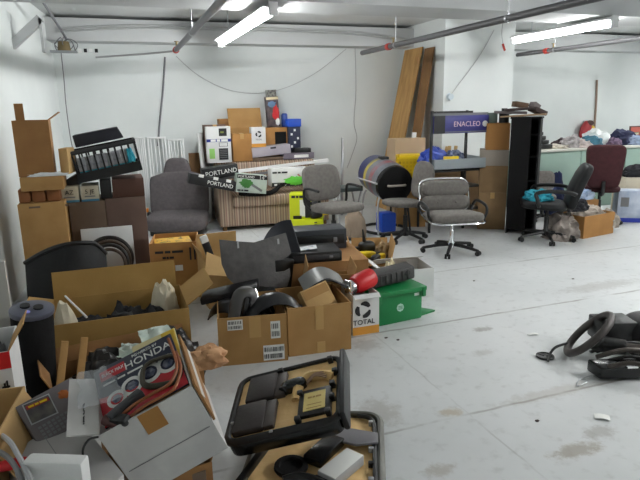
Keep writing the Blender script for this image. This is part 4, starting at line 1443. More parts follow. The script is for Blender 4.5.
# black crate tilted on top
ang = math.degrees(math.atan2(184 - 171, 142 - 80))
A, B = PY(80, 183.5, SY2 - .02), PY(142, 170, SY2 - .02)
wc = (B - A).length
angc = math.degrees(math.atan2(B.z - A.z, B.x - A.x))
t = thing('milk_crate', 'black slotted plastic crate full of cases tilted on the carton stack', 'crate', A, 0, None, rot=(0, -angc, 0))
hc = (PY(75.5, 151, SY2 - .02) - A).length
DC = .34
b = MB()
b.bx(0, 0, 0, wc, DC, .012)
b.build('bottom', BLACK, t)
def crate_side(M, w_, h_, n, name='slotted_side'):
    b = MB(M)
    b.bx(0, -.006, 0, w_, .006, h_ * .3); b.bx(0, -.008, h_ - .035, w_, .008, h_)
    for i in range(n + 1):
        x = w_ * i / n
        b.bx(max(0, x - .007), -.006, h_ * .3, min(w_, x + .007), .006, h_ - .03)
    b.build(name, BLACK, t)
crate_side(Matrix.Identity(4), wc, hc, 9)
crate_side(Matrix.Translation((0, DC, 0)), wc, hc, 9)
crate_side(Matrix.Rotation(PI / 2, 4, 'Z'), DC, hc, 6)
crate_side(Matrix.Translation((wc, 0, 0)) @ Matrix.Rotation(PI / 2, 4, 'Z'), DC, hc, 6)
MB().bx(-.006, -.012, hc - .02, wc + .006, -.006, hc).build('rim', DGREY, t)
MC = Matrix.Translation(A) @ Euler((0, RAD(-angc), 0)).to_matrix().to_4x4()
CASE = mat('case_grey', hexc(196, 196, 200), .4, col2=hexc(140, 142, 150), scale=30)
CASET = mat('case_teal', hexc(30, 150, 170), .4)
nC = 13
for i in range(nC):
    x = .04 + (wc - .09) * i / (nC - 1)
    c = thing('disc_case', 'grey disc case with teal foot in the row inside the black crate', 'case', MC @ Vector((x, .012, .014)), 0, 'disc cases in the black crate', rot=(0, -angc, 0))
    MB().bx(-.016, 0, hc * .28, .016, .17, hc * .68, .003).build('case_body', CASE, c)
    MB().bx(-.016, -.001, .0, .016, .17, hc * .28, .003).build('teal_foot', CASET, c)
single('teal_cloth', 'teal cloth strip hanging in the right corner of the black crate', 'cloth', MB().blob((0, 0, 0), (.03, .02, .11), 91, .3, 2.5), mat('teal_strip', hexc(34, 160, 184), .6), MC @ Vector((wc - .06, -.02, hc * .34)), rot=(0, -angc, 0))
# black bin lid on top of the crate
A2, B2 = PY(76, 149.5, SY2 + .03), PY(124, 139, SY2 + .03)
wl = (B2 - A2).length
al = math.degrees(math.atan2(B2.z - A2.z, B2.x - A2.x))
hl = (PY(76, 137, SY2 + .03) - A2).length
b = MB(Matrix(((1, 0, 0, 0), (0, 0, 1, 0), (0, 1, 0, 0), (0, 0, 0, 1)))).prism([(0, 0), (wl, 0), (wl * .93, hl * .95), (.0, hl)], 0, .24, r=.008)
single('black_bin', 'black plastic bin sitting tilted inside the top of the crate', 'bin', b, mat('bin_black', hexc(30, 30, 40), .4), A2 + Vector((0, 0, .012)), rot=(0, -al, 0))
# dark shoe-like item between
A = PY(72, 172, SY2 + .02)
single('dark_case', 'dark grey pointed case left of the black crate', 'case', MB().prism([(-.1, 0), (.12, .02), (.1, .13), (-.05, .1)], 0, .09, r=.015), DGREY, (A.x + .05, SY2 + .1, zg + .135), rot=(0, -28, 0))

# ------------------------------------------------------------------ white panel with hoses, black seat shell, before the stack
PYY = 4.75
A, B = PY(82, 262, PYY), PY(136, 262, PYY)
zp = up((A.x, PYY), 232)
single('white_board', 'white panel leaning behind the coiled black hoses', 'board', MB().bx(0, 0, 0, B.x - A.x, .02, zp - .02, .003), WHITE, (A.x, PYY + .16, 0), rot=(-8, 0, 0))
RUB = mat('rubber', hexc(34, 30, 28), .45)
RUBB = mat('rubber_brown', hexc(66, 50, 38), .5)
c = PY(109, 257, PYY - .1)
for k, (R_, r_, m, dx, dz, lab) in enumerate(((.175, .016, RUB, .0, -.04, 'outermost large black hose ring in front of the white panel'), (.155, .015, RUBB, .0, -.045, 'brownish hose ring inside the outer black one'),
                                             (.137, .015, RUB, .0, -.05, 'black hose ring third from outside, before the white panel'), (.118, .014, RUBB, .0, -.06, 'smallest brownish hose ring innermost of the coil'))):
    ring = [(R_ * math.cos(2 * PI * i / 28), 0, R_ * 1.0 + R_ * math.sin(2 * PI * i / 28)) for i in range(28)]
    single('hose_ring', lab, 'hose', MB().tube(ring, r_, 8, 2, True), m, (c.x + dx, PYY - .14 - .03 * k + .12, c.z - .12 + dz - R_ + .12), rot=(-12, 0, 0), group='coiled hoses')
A, B = PY(82, 290, PYY - .1), PY(136, 290, PYY - .1)
carton('cardboard_box', 'low brown carton on the floor holding up the coiled hoses', (A.x, PYY - .12, 0), 0, B.x - A.x + .05, .22, c.z - .19, CARDB, 'cartons before the left stack', tape=False)
# black seat shell
SHELL = mat('black_shell', hexc(21, 21, 23), .6, spec=.3, bump=.1, bscale=40)
Ysh = 4.25
A, B = PY(24, 300, Ysh), PY(110, 300, Ysh)
zs0, zs1 = up((A.x, Ysh), 330), up((A.x + .3, Ysh), 248)
def shell(u, v):
    x = (B.x - A.x) * u
    top = .62 + .38 * math.sin(PI * min(1, u * .62 + .12)) if u < .8 else .62 + .38 * math.sin(PI * .616) * (1 - ((u - .8) / .2) ** 2 * .55)
    z = zs1 * top * v
    y = .12 * (2 * u - 1) ** 2 + .22 * (v ** 2) * 0.6
    return (x, y, z)
t = thing('bumper_shell', 'curved black plastic shell leaning below the left carton stack', 'plastic part', (A.x, Ysh, 0))
MB().sheet(shell, 22, 14, .018).build('shell', SHELL, t)
MB().tube([(p[0], p[1] - .005, p[2]) for p in (shell(u / 14, 1) for u in range(15))], .016, 8).build('rolled_edge', BLACK, t)
# tower speaker
o = G(34, 395)
o = PY(22, 300, 3.05)
zt = up((o.x, o.y), 309)
t = thing('tower_speaker', 'tall slim black speaker tower with controls on its slanted top', 'speaker', (o.x, o.y, 0), RAD(8), None, rot=(0, 4, 0))
prof = lambda r: [(r * math.cos(a) * 1.0, r * .8 * math.sin(a)) for a in [2 * PI * i / 24 for i in range(24)]]
MB().prism(prof(.1), .02, zt - .03, r=.008).build('grille', BLACKM, t)
MB().prism(prof(.125), 0, .02, r=.004).build('base', BLACK, t)
MB(Matrix.Translation((0, 0, zt - .028)) @ Matrix.Rotation(RAD(14), 4, 'X')).prism(prof(.105), 0, .03, r=.006).build('top_cap', mat('slate_plastic', hexc(88, 90, 104), .35), t)
for k, (x, y) in enumerate(((-.03, .015), (.03, -.01))):
    MB(Matrix.Translation((x, y, zt + .003 + y * .25)) @ Matrix.Rotation(RAD(14), 4, 'X')).cyl((0, 0, 0), (0, 0, .008), .024, n=18).build('knob', BLACK, t)
MB(Matrix.Translation((-.02, -.045, zt - .006)) @ Matrix.Rotation(RAD(14), 4, 'X')).cyl((0, 0, 0), (0, 0, .004), .012, n=14).build('indicator', mat('violet_light', hexc(150, 150, 230), .3), t)
# pale post at the far left
p = PY(3, 300, 3.5)
single('pale_post', 'pale grey upright panel at the left edge of the view', 'post', MB().bx(-.1, 0, 0, .035, .04, up((p.x, 3.5), 262), .004), mat('pale_grey_panel', hexc(168, 166, 160), .6), (p.x, 3.5, 0))

# ------------------------------------------------------------------ orange-brown carton with yellow packet
o, rz, w = fr((157, 292), (198, 290))
o = PY(153, 288, 4.6); o.z = 0
B = PY(199, 288, 4.6)
h = up(o, 244)
t = carton('cardboard_box', 'orange-brown open carton holding a yellow packet, below the car seat', o, RAD(-10), B.x - o.x, .38, h, CARDO, 'cartons before the sofa', open_=True, flaps=())
printed(t, .22, .02, FRONT(.15, h * .84, -.002), INK)
printed(t, .09, .018, FRONT(.14, h * .74, -.002), INK)
for x in (.31, .345):
    decal(t, 'arrow_mark', x, h * .68, x + .014, h * .9, INK)
decal(t, 'sticker', .19, h * .5, .25, h * .6, PAPER)
Mo = Matrix.Translation(o) @ Matrix.Rotation(RAD(-10), 4, 'Z')
single('yellow_packet', 'yellow packet lying in the orange-brown carton below the car seat', 'packet', MB().bx(.05, .04, 0, .35, .3, .05, .008), mat('packet_yellow', hexc(226, 176, 40), .5, col2=hexc(120, 100, 40), scale=30, lo=.55, hi=.6), Mo @ Vector((0, 0, h - .075)))
single('box_filler', 'brown paper filling below the yellow packet', 'packing paper', MB().bx(.012, .012, .0, B.x - o.x - .015, .36, h - .088, .004), PAPERBAG, Mo @ Vector((0, 0, .007)))
# ------------------------------------------------------------------ big open carton in the left middle ground
HB = .36
o, rz, w = fr((44, 327), (189, 308), HB)
o.z = 0
bk_ = G(47, 299, HB)
db = min(.55, max(.3, (bk_ - Vector((o.x, o.y, HB))).length * .95))
LONGC = mat('cardboard_yellowish', hexc(172, 136, 76), .85, col2=hexc(160, 124, 66), scale=5, bump=.08, bscale=120)
carton('long_carton', 'long open cardboard carton holding black foam, before the left stack', o, rz, w, db, HB, LONGC, 'open cartons in the left pile', open_=True,
       flaps=(('b', 10, .17, .03, .99), ('l', 75, .14), ('r', 55, .2, .1, .9)))
MBX = Matrix.Translation(o) @ Matrix.Rotation(rz, 4, 'Z')
FOAM = mat('black_foam', hexc(44, 44, 46), .95, col2=hexc(30, 30, 32), scale=20, bump=.3, bscale=40)
for k, (x, y, sx, sy, sz, sd) in enumerate(((.22, .22, .17, .17, .31, 101), (.42, .24, .16, .16, .35, 102), (.56, .2, .14, .14, .32, 103))):
    x = min(x, w - .18)
    single('foam_chunk', 'crumbly black foam chunk in the long open carton, %s of three' % ('left', 'middle', 'right')[k], 'foam', MB().blob((0, 0, 0), (sx, sy, sz), sd, .22, 2.6), FOAM, MBX @ Vector((x, y, .008)), group='black foam chunks')
BAGW = mat('white_bag_paper', hexc(214, 206, 186), .7, col2=hexc(196, 186, 160), scale=8, bump=.2, bscale=30)
single('white_sack', 'small white sack standing in the left end of the long open carton', 'sack', MB().blob((0, 0, 0), (.085, .08, .46), 104, .1, 1.5), BAGW, MBX @ Vector((.1, .1, .008)))
single('white_sack', 'crumpled white paper sack in the right end of the long open carton', 'sack', MB().blob((0, 0, 0), (.10, .09, .46), 105, .15, 1.6), BAGW, MBX @ Vector((w - .12, .3, .008)))
a, c = MBX @ Vector((.09, .34, .42)), MBX @ Vector((.22, .02, .378))
single('white_stick', 'thin white stick lying across the long open carton', 'stick', MB().cyl((0, 0, 0), c - a, .006), WHITEP, a)

# ------------------------------------------------------------------ brown carton with black bags, next row
HD = .2
o, rz, w = fr((52, 392), (203, 357), HD)
o.z = 0
carton('brown_carton', 'open brown carton stuffed with black bags, between the long carton and the printed papers', o, rz, w, .34, HD, CARDB, 'open cartons in the left pile', open_=True, flaps=(('l', 25, .1), ('b', 20, .08), ('f', 70, .08)))
MD = Matrix.Translation(o) @ Matrix.Rotation(rz, 4, 'Z')
BBAG = mat('black_bag_film', hexc(30, 26, 26), .32, bump=.4, bscale=18)
BRBAG = mat('brown_black_film', hexc(52, 38, 32), .3, col2=hexc(34, 28, 26), scale=8, bump=.4, bscale=18)
for k, (x, y, s, sd, m, lab) in enumerate(((w * .34, .16, (.17, .14, .27), 111, BBAG, 'black bag bulging from the left of the brown carton'), (w * .62, .18, (.15, .13, .26), 112, BRBAG, 'dark brown film in the middle of the brown carton'),
                                          (w * .84, .16, (.16, .14, .31), 113, BBAG, 'shiny black bag filling the right end of the brown carton'))):
    single('plastic_bag', lab, 'bag', MB().blob((0, 0, 0), s, sd, .2, 1.6, fold=.05), m, MD @ Vector((x, y, .008)), group='black bags in the brown carton')
def crumple(label, px_, py_, z, sx, sy, seed, m, rot=(0, 0, 0), name='paper_sheet', cat='paper', amp=.03):
    p = G(px_, py_, z)
    o_ = Vector((seed, seed * 2.1, 0))
    fn = lambda u, v: ((u - .5) * sx, (v - .5) * sy, amp * noise.fractal(Vector((u * 2.2, v * 2.2, 0)) + o_, .8, 2, 3))
    return single(name, label, cat, MB().sheet(fn, 12, 12, .002), m, p, rot=rot)
PG = mat('pale_green_paper', hexc(206, 214, 204), .6, col2=hexc(180, 196, 186), scale=14)
crumple('crumpled white paper sticking up behind the printed papers', 157, 338, .33, .17, .13, 1, PG, (48, 0, 20))
crumple('smaller crumpled white paper beside the black bag, left', 132, 350, .3, .13, .1, 2, PG, (25, 0, -20))
MK = MD @ Vector((w * .92, -.03, .30))
single('kraft_paper', 'crumpled kraft paper hanging over the right end of the brown carton', 'paper', MB().blob((0, 0, 0), (.11, .07, .10), 114, .32, 1.5, fold=.04), PAPERBAG, MD @ Vector((w + .0, -.06, HD - .02)))
for k in range(2):
    single('cardboard_strip', 'brown cardboard strip standing at the left end of the brown carton, %s one' % ('outer', 'inner')[k], 'strip', MB().bx(0, 0, 0, .035, .012, .44, .003), CARD, MD @ Vector((-.03 + .09 * k, -.02, 0)), rz, 'strips beside the brown carton', rot=(-14, 14, 0))

# ------------------------------------------------------------------ two joined cartons in the middle
o, rz, w = fr((220, 366.5), (286.5, 356.5))
rz = RAD(-10)
ML_ = o
hm = up(o, 319)
t = carton('middle_carton', 'open carton with barcode labels, full of black plastic car parts', o, rz, w, .46, hm, CARD, 'open cartons in the middle', open_=True)
def barcode(t, x0, z0, x1, z1, n=9, y=0.0):
    lb = decal(t, 'label', x0, z0, x1, z1, PAPER, y=y)
    b = MB()
    rnd = random.Random(n)
    for r_ in range(2):
        zz0 = z0 + (z1 - z0) * (.12 + .45 * r_)
        zz1 = zz0 + (z1 - z0) * .3
        x = x0 + .006
        while x < x1 - .008:
            wv = rnd.uniform(.002, .006)
            b.bx(x, y - .0025, zz0, x + wv, y - .0015, zz1)
            x += wv + rnd.uniform(.002, .006)
    b.build('barcode', INK, lb)
    return lb
barcode(t, w * .14, hm * .74, w * .36, hm * .95, 3)
barcode(t, w * .76, hm * .5, w * .9, hm * .86, 4)
barcode(t, w * .64, hm * .04, w * .95, hm * .36, 5)
decal(t, 'tape_patch', w * .45, hm * .55, w * .62, hm * .98, TAPE)
M1 = Matrix.Translation(o) @ Matrix.Rotation(rz, 4, 'Z')
w1, hm1 = w, hm
o, rz, w = fr((289, 357), (351, 345))
rz = RAD(-5)
w *= .95
hm = up(o, 309)
t = carton('middle_carton', 'open carton with a vertical tape strip, right of the barcode carton', o, rz, w, .42, hm, CARDO if False else CARD, 'open cartons in the middle', open_=True, flaps=(('r', 168, .1, .1, .9),))
decal(t, 'tape', w * .43, hm * .5, w * .56, hm, TAPE)
decal(t, 'tape', w * .45, 0, w * .58, hm * .24, TAPE)
M2 = Matrix.Translation(o) @ Matrix.Rotation(rz, 4, 'Z')
w2, hm2 = w, hm
# TOTAL carton
o, rz, w = fr((353, 336), (379, 332))
hT = up(o, 296)
OILW = WHITE
t = carton('oil_carton', 'white oil carton with round emblem and orange foot holding a red canister', o, rz, w, .3, hT, OILW, 'oil cartons', open_=True, flaps=(('f', 120, .04),))
decal(t, 'orange_band', 0, 0, w, hT * .2, ORNG)
oil_logo(t, w * .4, hT * .62, .045)
text(t, 'TOTAL', .05, FRONT(w * .42, hT * .31, -.0025), INK)
M3 = Matrix.Translation(o) @ Matrix.Rotation(rz, 4, 'Z')
w3, hm3 = w, hT
# red canister lying with silver neck
p = PY(362, 282, 3.45)
t = thing('red_canister', 'red canister with silver neck ring lying on the white oil carton', 'canister', M3 @ Vector((w3 * .62, .13, hT - .035)), rz + RAD(20), None)
t.scale = (.8,) * 3
MX_ = Matrix.Translation((-.1, 0, .085)) @ Matrix.Rotation(RAD(80), 4, 'Y')
MB().lathe([(.04, -.005), (.07, .01), (.085, .05), (.085, .19), (.078, .22), (.03, .235)], 24, MX_).build('tank', RED, t)
MB().lathe([(.058, -.04), (.062, -.035), (.062, -.01), (.055, -.004)], 20, MX_).build('neck_ring', CHROME, t)
MB().lathe([(.035, -.075), (.04, -.07), (.04, -.04)], 20, MX_).build('neck', CHROME, t)
MB().bx(-.165, -.045, .03, -.15, .045, .15, .008).build('bracket', CHROME, t)

# ------------------------------------------------------------------ black car parts in the barcode carton
FILL = mat('car_part_black', hexc(27, 27, 30), .3, bump=.05)
single('part_heap', 'heap of small dark plastic parts at the bottom of the barcode carton', 'plastic part', MB().blob((0, 0, 0), (w1 * .43, .19, hm1 * 1.02), 121, .2, 3), BLACKM, M1 @ Vector((w1 * .5, .23, .008)))
def fender(name, label, M, R_, a0, a1, wd, th=.008, rise=.05, m=FILL):
    fn = lambda u, v: (R_ * math.cos(a0 + (a1 - a0) * u), wd * (v - .5), R_ * math.sin(a0 + (a1 - a0) * u) + rise * math.sin(PI * v))
    b = MB().sheet(fn, 18, 8, th)
    o = b.build(name, m)
    o.matrix_world = M
    o['label'] = label
    o['category'] = 'car part'
    o['group'] = 'black car parts in the middle pile'
    return o
fender('wheel_arch', 'glossy black arched liner in the right of the barcode carton', M1 @ Matrix.Translation((w1 * .82, .14, hm1 - .165)) @ Matrix.Rotation(RAD(14), 4, 'Z'), .2, RAD(15), RAD(150), .16)
fender('wheel_arch', 'dull black arched liner at the back left of the barcode carton', M1 @ Matrix.Translation((w1 * .18, .3, hm1 - .17)) @ Matrix.Rotation(RAD(-20), 4, 'Z'), .13, RAD(35), RAD(145), .2)
t = thing('trim_bezel', 'grey black U-shaped plastic bezel standing in the barcode carton', 'car part', M1 @ Vector((w1 * .36, .07, hm1 - .06)), 0, 'black car parts in the middle pile', rot=(-10, 16, 8))
MB().tube([(-.06, 0, 0), (-.055, 0, .14), (-.02, 0, .185), (.03, 0, .185), (.06, 0, .14), (.055, 0, 0)], .018, 8, 4, flat=2.2).build('bezel', mat('bezel_grey', hexc(74, 72, 72), .4), t)
MB().bx(-.01, -.012, .02, .02, .012, .17, .004).build('rib', BLACK, t)
b = MB().tube([(0, 0, 0), (.03, .02, .1), (.02, .05, .17)], .008)
single('chrome_rod', 'thin shiny rod poking up in the middle of the barcode carton', 'rod', b, CHROME, M1 @ Vector((w1 * .55, .1, hm1 - .05)))
b = MB().prism([(-.2, -.05), (.18, -.07), (.22, .05), (-.16, .07)], 0, .05, r=.012)
single('plastic_cover', 'long black cover lying at the left rear of the barcode carton', 'car part', b, FILL, M1 @ Vector((w1 * .2, .40, hm1 + .01)), rz, 'black car parts in the middle pile', rot=(8, -8, 0))

# ------------------------------------------------------------------ large grey floor-liner panel
YP_ = 3.72
poly_px = [(219, 238), (238, 240), (254, 241), (285, 231), (291, 252), (284, 259), (275, 260), (276, 272), (285, 271), (290, 268), (291, 276), (288, 287), (270, 291), (252, 291), (238, 288), (228, 278), (222, 264)]
pw = [PY(x, y, YP_ - .12 * (y - 231) / 60) for x, y in poly_px]
c0 = pw[10]
xa = (pw[3] - pw[0]); xa = Vector((xa.x, xa.y, 0)).normalized()
org = Vector((pw[0].x, YP_ - .1, min(p.z for p in pw)))
LIN = mat('grey_liner', hexc(104, 100, 99), .7, col2=hexc(86, 84, 83), scale=18, bump=.2, bscale=60)
t = thing('liner_panel', 'large dark grey liner panel with notches leaning up in the middle of the pile', 'car part', org, 0)
pl2 = [(p.x - org.x, p.z - org.z) for p in pw]
TL = math.radians(12)
Mt = Matrix.Rotation(-TL, 4, 'X') @ Matrix(((1, 0, 0, 0), (0, 0, 1, 0), (0, 1, 0, 0), (0, 0, 0, 1)))
MB(Mt).prism(pl2, 0, .012, r=.003).build('panel', LIN, t)
for (x0, y0, x1, y1) in ((236, 240, 238, 246), (276, 237, 278, 242)):
    a, c = PY(x0, y0, YP_), PY(x1, y1, YP_)
    MB(Mt).bx(a.x - org.x, c.z - org.z, -.003, c.x - org.x, a.z - org.z, 0.0).build('clip', LGREY, t)
p = PY(281, 268, 3.9)
single('black_bracket', 'black bracket seen through the notch of the grey liner panel', 'car part', MB().box((0, 0, .2), (.16, .05, .44), (0, 8, 0), .012), BLACK, (p.x, 3.93, 0), group='black car parts in the middle pile')
single('black_bundle', 'bundle of black plastic stuffed beneath the grey liner panel', 'plastic part', MB().blob((0, 0, 0), (.26, .1, org.z + .03), 161, .12, 2.0), BLACKG, (org.x + .27, org.y + .02, 0))
# dark navy bag tip at right of it
p = PY(285, 250, 3.95)
single('dark_flap', 'dark navy curved flap rising right of the grey liner panel', 'car part', MB().sheet(lambda u, v: (.22 * u - .06 * v, .1 * v + .05 * math.sin(PI * u), .30 * v * (1 - .45 * (1 - u) ** 2)), 10, 10, .012), mat('slate_black', hexc(48, 50, 58), .55), Vector((p.x - .07, 3.98, up((p.x, 3.98), 262))))
# cardboard bits left of the liner panel
Yk = 4.2
A, B = PY(208, 290, Yk), PY(226, 290, Yk)
hk = up((A.x, Yk), 243)
t = carton('cardboard_box', 'open pale carton left of the grey liner panel', (A.x, Yk, 0), RAD(4), .34, .36, up((A.x, Yk), 264), CARDL, 'open cartons in the middle', open_=True, flaps=(('b', -4, .16), ('l', 20, .1)))
MQ = Matrix.Translation((A.x, Yk, 0)) @ Matrix.Rotation(RAD(4), 4, 'Z')
hq = up((A.x, Yk), 262)
t = thing('black_strip', 'black plastic strip with a white end leaning in the pale carton', 'car part', MQ @ Vector((.1, .1, hq - .14)), 0, 'black car parts in the middle pile', rot=(0, -16, 10))
MB().bx(-.03, -.012, 0, .03, .012, .28, .006).build('strip', FILL, t)
MB().bx(-.03, -.014, .28, .03, .014, .34, .01).build('white_end', PAPER, t)
t = thing('black_strip', 'black strip lying across with a silver tip beside the liner panel', 'car part', MQ @ Vector((.12, .03, hq - .02)), 0, 'black car parts in the middle pile', rot=(0, 38, 0))
MB().bx(0, -.02, -.015, .17, .02, .02, .006).build('strip', FILL, t)
MB().cyl((.17, 0, 0), (.22, 0, 0), .02).build('silver_tip', CHROME, t)
single('brown_block', 'upright brown cardboard block touching the left edge of the liner panel', 'cardboard piece', MB().bx(0, 0, 0, .1, .06, hq + .08, .004), CARDB, MQ @ Vector((.28, -.09, 0)))
single('pale_flap', 'pale cardboard piece sloping down to the right of the orange-brown carton', 'cardboard piece', MB().prism([(0, 0), (.22, .03), (.2, .16), (.02, .2)], 0, .006), CARDL, MQ @ Vector((-.05, -.14, hq - .06)), rot=(50, 20, 10))

# ------------------------------------------------------------------ black machines behind the right middle carton
def machine(label, pa, pb, Y, zb, h, d, rzd, m, topm, extra=None):
    A, B = PY(*pa, Y), PY(*pb, Y)
    w_ = (B - A).length
    t = thing('disc_player', label, 'machine', (A.x, Y, zb), RAD(rzd), 'black machines in the pile')
    MB().bx(0, 0, 0, w_, d, h, .008).build('casing', m, t)
    MB().bx(.02, -.004, h * .25, w_ - .02, 0, h * .75, .002).build('front_panel', topm, t)
    MB().bx(w_ * .75, -.008, h * .35, w_ * .82, -.003, h * .6, .002).build('button', MGREY, t)
    return t, w_
zm = .36
single('support_carton', 'low brown carton on the floor beneath the black machines', 'box', MB().bx(0, 0, 0, .62, .62, zm - .012, .004), CARDB, (PY(292, 280, 3.95).x, 3.98, 0), RAD(-8))
X0 = PY(292, 280, 3.95).x
t, wv = machine('lower black machine with a white paper on top, right of the liner panel', (291, 275), (340, 268), 3.98, zm - .01, .08, .3, -8, BLACK, DGREY)
single('white_paper', 'white printed paper sheet lying on the lower black machine', 'paper', MB().bx(0, 0, 0, .16, .12, .004, .001), mat('printed_paper', hexc(222, 224, 226), .6, col2=hexc(150, 160, 180), scale=18, lo=.55, hi=.6), Vector((X0 + .07, 4.03, zm + .072)), RAD(-14), rot=(0, -6, 0))
t, wv = machine('upper dark machine at the back, just below the grey office chair', (293, 262), (344, 250), 4.35, zm - .01, .17, .24, -8, mat('slate_plastic2', hexc(50, 52, 58), .4), BLACK)
# visor and flaps in the right middle carton
t = thing('silver_visor', 'silver grey curved visor lying on the right middle carton', 'car part', M2 @ Vector((w2 * .78, .25, hm2 + .01)), rz)
MB().sheet(lambda u, v: (.3 * (u - .5), .16 * v, .07 * math.sin(PI * u) + .05 * v), 14, 8, .012).build('visor', mat('visor_silver', hexc(128, 128, 126), .35, .3), t)
MB().tube([(-.15, .0, .005), (-.07, -.004, .05), (0, -.006, .075), (.07, -.004, .05), (.15, 0, .005)], .009).build('dark_edge', BLACK, t)
t = thing('loose_carton', 'pale flattened carton tucked slanting into the right middle carton', 'box', M2 @ Vector((w2 * .5, .05, hm2 - .17)), rz, None, rot=(-34, -14, 10))
MB().bx(0, 0, 0, .2, .075, .26, .004).build('body', CARDL, t)
MB().bx(0.01, -.002, .19, .19, 0, .25).build('fold_line', CARD, t)
single('carton_filler', 'dark inner filling of the right middle carton', 'packing', MB().blob((0, 0, 0), (w2 * .43, .17, hm2 * .8), 131, .2, 3), mat('dark_filling', hexc(58, 46, 38), .8), M2 @ Vector((w2 * .52, .21, .008)))
# beige partition carton between machine and canister
o = M2 @ Vector((w2 * .55, .46, 0))
t = carton('cardboard_box', 'open tan carton with raised flap behind the red canister', o, rz + RAD(-14), .34, .34, .3, CARD, 'open cartons in the middle', open_=True, flaps=(('l', -8, .14), ('r', 12, .12), ('f', 15, .08)))
single('white_packet', 'small white packet in the tan carton behind the red canister', 'packet', MB().bx(0, 0, 0, .07, .06, .3, .006), PAPER, o + Vector((.1, .1, .008)))
single('orange_packet', 'small orange-brown carton in the tan carton behind the canister', 'packet', MB().bx(0, 0, 0, .1, .1, .31, .006), mat('rust_card', hexc(176, 116, 76), .8), o + Vector((.13, .02, .008)))

# ------------------------------------------------------------------ tool carton further back
o, rz, w = fr((352, 286), (383, 276))
hT2 = up(o, 268)
t = carton('tool_carton', 'open carton crammed with black and yellow tools, in front of the office chairs', o, RAD(-22), .34, .40, .22, CARD, 'open cartons in the middle', open_=True, flaps=(('r', 12, .16), ('b', 30, .12), ('l', 15, .14), ('f', 100, .1)))
M5 = Matrix.Translation(o) @ Matrix.Rotation(RAD(-22), 4, 'Z')
single('tool_filler', 'jumble of small grey parts at the bottom of the tool carton', 'parts', MB().blob((0, 0, 0), (.16, .19, .2), 141, .35, 3), mat('parts_grey', hexc(110, 104, 98), .7, col2=hexc(60, 56, 52), scale=20), M5 @ Vector((.19, .22, .008)))
YT = mat('tool_yellow', hexc(230, 200, 30), .4)
t = thing('power_drill', 'black upright drill with pointed bit at the back of the tool carton', 'power tool', M5 @ Vector((.14, .3, .2)), 0)
MB().sq((0, 0, .07), (.08, .05, .06), .7, .7).build('motor', BLACK, t)
MB().cyl((-.02, 0, .1), (-.04, 0, .24), .02, .006).build('bit', BLACK, t)
MB().bx(-.12, -.02, .06, -.06, .02, .085, .006).build('trigger', BLACK, t)
t = thing('power_tool', 'yellow tool body lying in the middle of the tool carton', 'power tool', M5 @ Vector((.12, .17, .205)), RAD(-12), 'yellow tools in the carton')
MB().sq((0, 0, .03), (.1, .035, .03), .6, .7).build('body', YT, t)
MB().cyl((.08, 0, .03), (.13, 0, .03), .02).build('collar', BLACK, t)
t = thing('power_tool', 'second yellow tool with black grip lying right of the first in the tool carton', 'power tool', M5 @ Vector((.25, .1, .2)), RAD(35), 'yellow tools in the carton')
MB().sq((0, 0, .03), (.07, .03, .03), .6, .7).build('body', YT, t)
MB().sq((-.08, 0, .035), (.06, .03, .035), .6, .7).build('grip', BLACK, t)
single('rag', 'beige rag bundle at the rear right of the tool carton', 'rag', MB().blob((0, 0, 0), (.07, .07, .12), 142, .35, 2.2), mat('rag', hexc(176, 150, 112), .9, col2=hexc(140, 116, 84), scale=12), M5 @ Vector((.29, .36, .18)))

# ------------------------------------------------------------------ white carton behind the green bin
o, rz, w = fr((378, 310), (432, 300))
A, B = PY(384, 280, 3.85), PY(428, 275, 3.85)
hW = up((A.x, 3.85), 272)
t = carton('white_carton', 'open white carton with brown flaps behind the green bin', (A.x, 3.85, 0), RAD(-8), .42, .34, hW, WHITE, 'open cartons in the middle', open_=True, flaps=(('b', -70, .14), ('l', 60, .1)))
M6 = Matrix.Translation((A.x, 3.85, 0)) @ Matrix.Rotation(RAD(-8), 4, 'Z')
single('paper_wad', 'crumpled cream paper in the left corner of the white carton', 'paper', MB().blob((0, 0, 0), (.06, .06, .2), 151, .3, 2), mat('cream_paper', hexc(226, 214, 180), .7), M6 @ Vector((.08, .08, .1)))
single('carton_base_fill', 'brown filling inside the white carton', 'packing', MB().bx(.01, .01, 0, .4, .32, hW * .55), CARDB, M6 @ Vector((0, 0, .007)))

# ------------------------------------------------------------------ green bin
o, rz, w = fr((377, 328), (424, 318))
hG = up(o, 294)
t = thing('storage_bin', 'green plastic attached-lid bin with a black car part on top', 'bin', o, rz)
d_ = .3
MB().prism([(.012, .012), (w - .012, .012), (w - .012, d_ - .012), (.012, d_ - .012)], 0, hG * .86, r=.008).build('body', GREEN, t)
MB().bx(-.012, -.015, hG * .86, w + .012, d_ + .015, hG, .008).build('rim', GREEN, t)
for x in (.0, w - .03):
    MB().bx(x, -.02, hG * .7, x + .03, .0, hG * .98, .004).build('latch', GREEN, t)
lb = MB().cyl((w * .5, .013, hG * .45), (w * .5, .009, hG * .45), .03, n=8).build('hexagon_label', mat('label_pale', hexc(190, 220, 206), .5), t)
b = MB()
for k in range(3):
    b.bx(w * .5 - .018, .0075, hG * .45 - .012 + .01 * k, w * .5 + .018, .0088, hG * .45 - .008 + .01 * k)
b.build('printed_lines', GREEN, lb)
decal(t, 'small_label', w * .8, hG * .72, w * .9, hG * .8, PAPER, y=.012)
M7 = Matrix.Translation(o) @ Matrix.Rotation(rz, 4, 'Z')
t = thing('plastic_housing', 'long dark grey ribbed housing lying on top of the green bin', 'car part', M7 @ Vector((.0, .08, hG + .003)), rz + RAD(3), None, rot=(0, -3, 0))
HOUS = mat('housing_grey', hexc(56, 54, 54), .55, bump=.2, bscale=50)
MB().prism([(0, 0), (w * .98, 0), (w * 1.05, .15), (.02, .15)], 0, .10, r=.02).build('housing', HOUS, t)
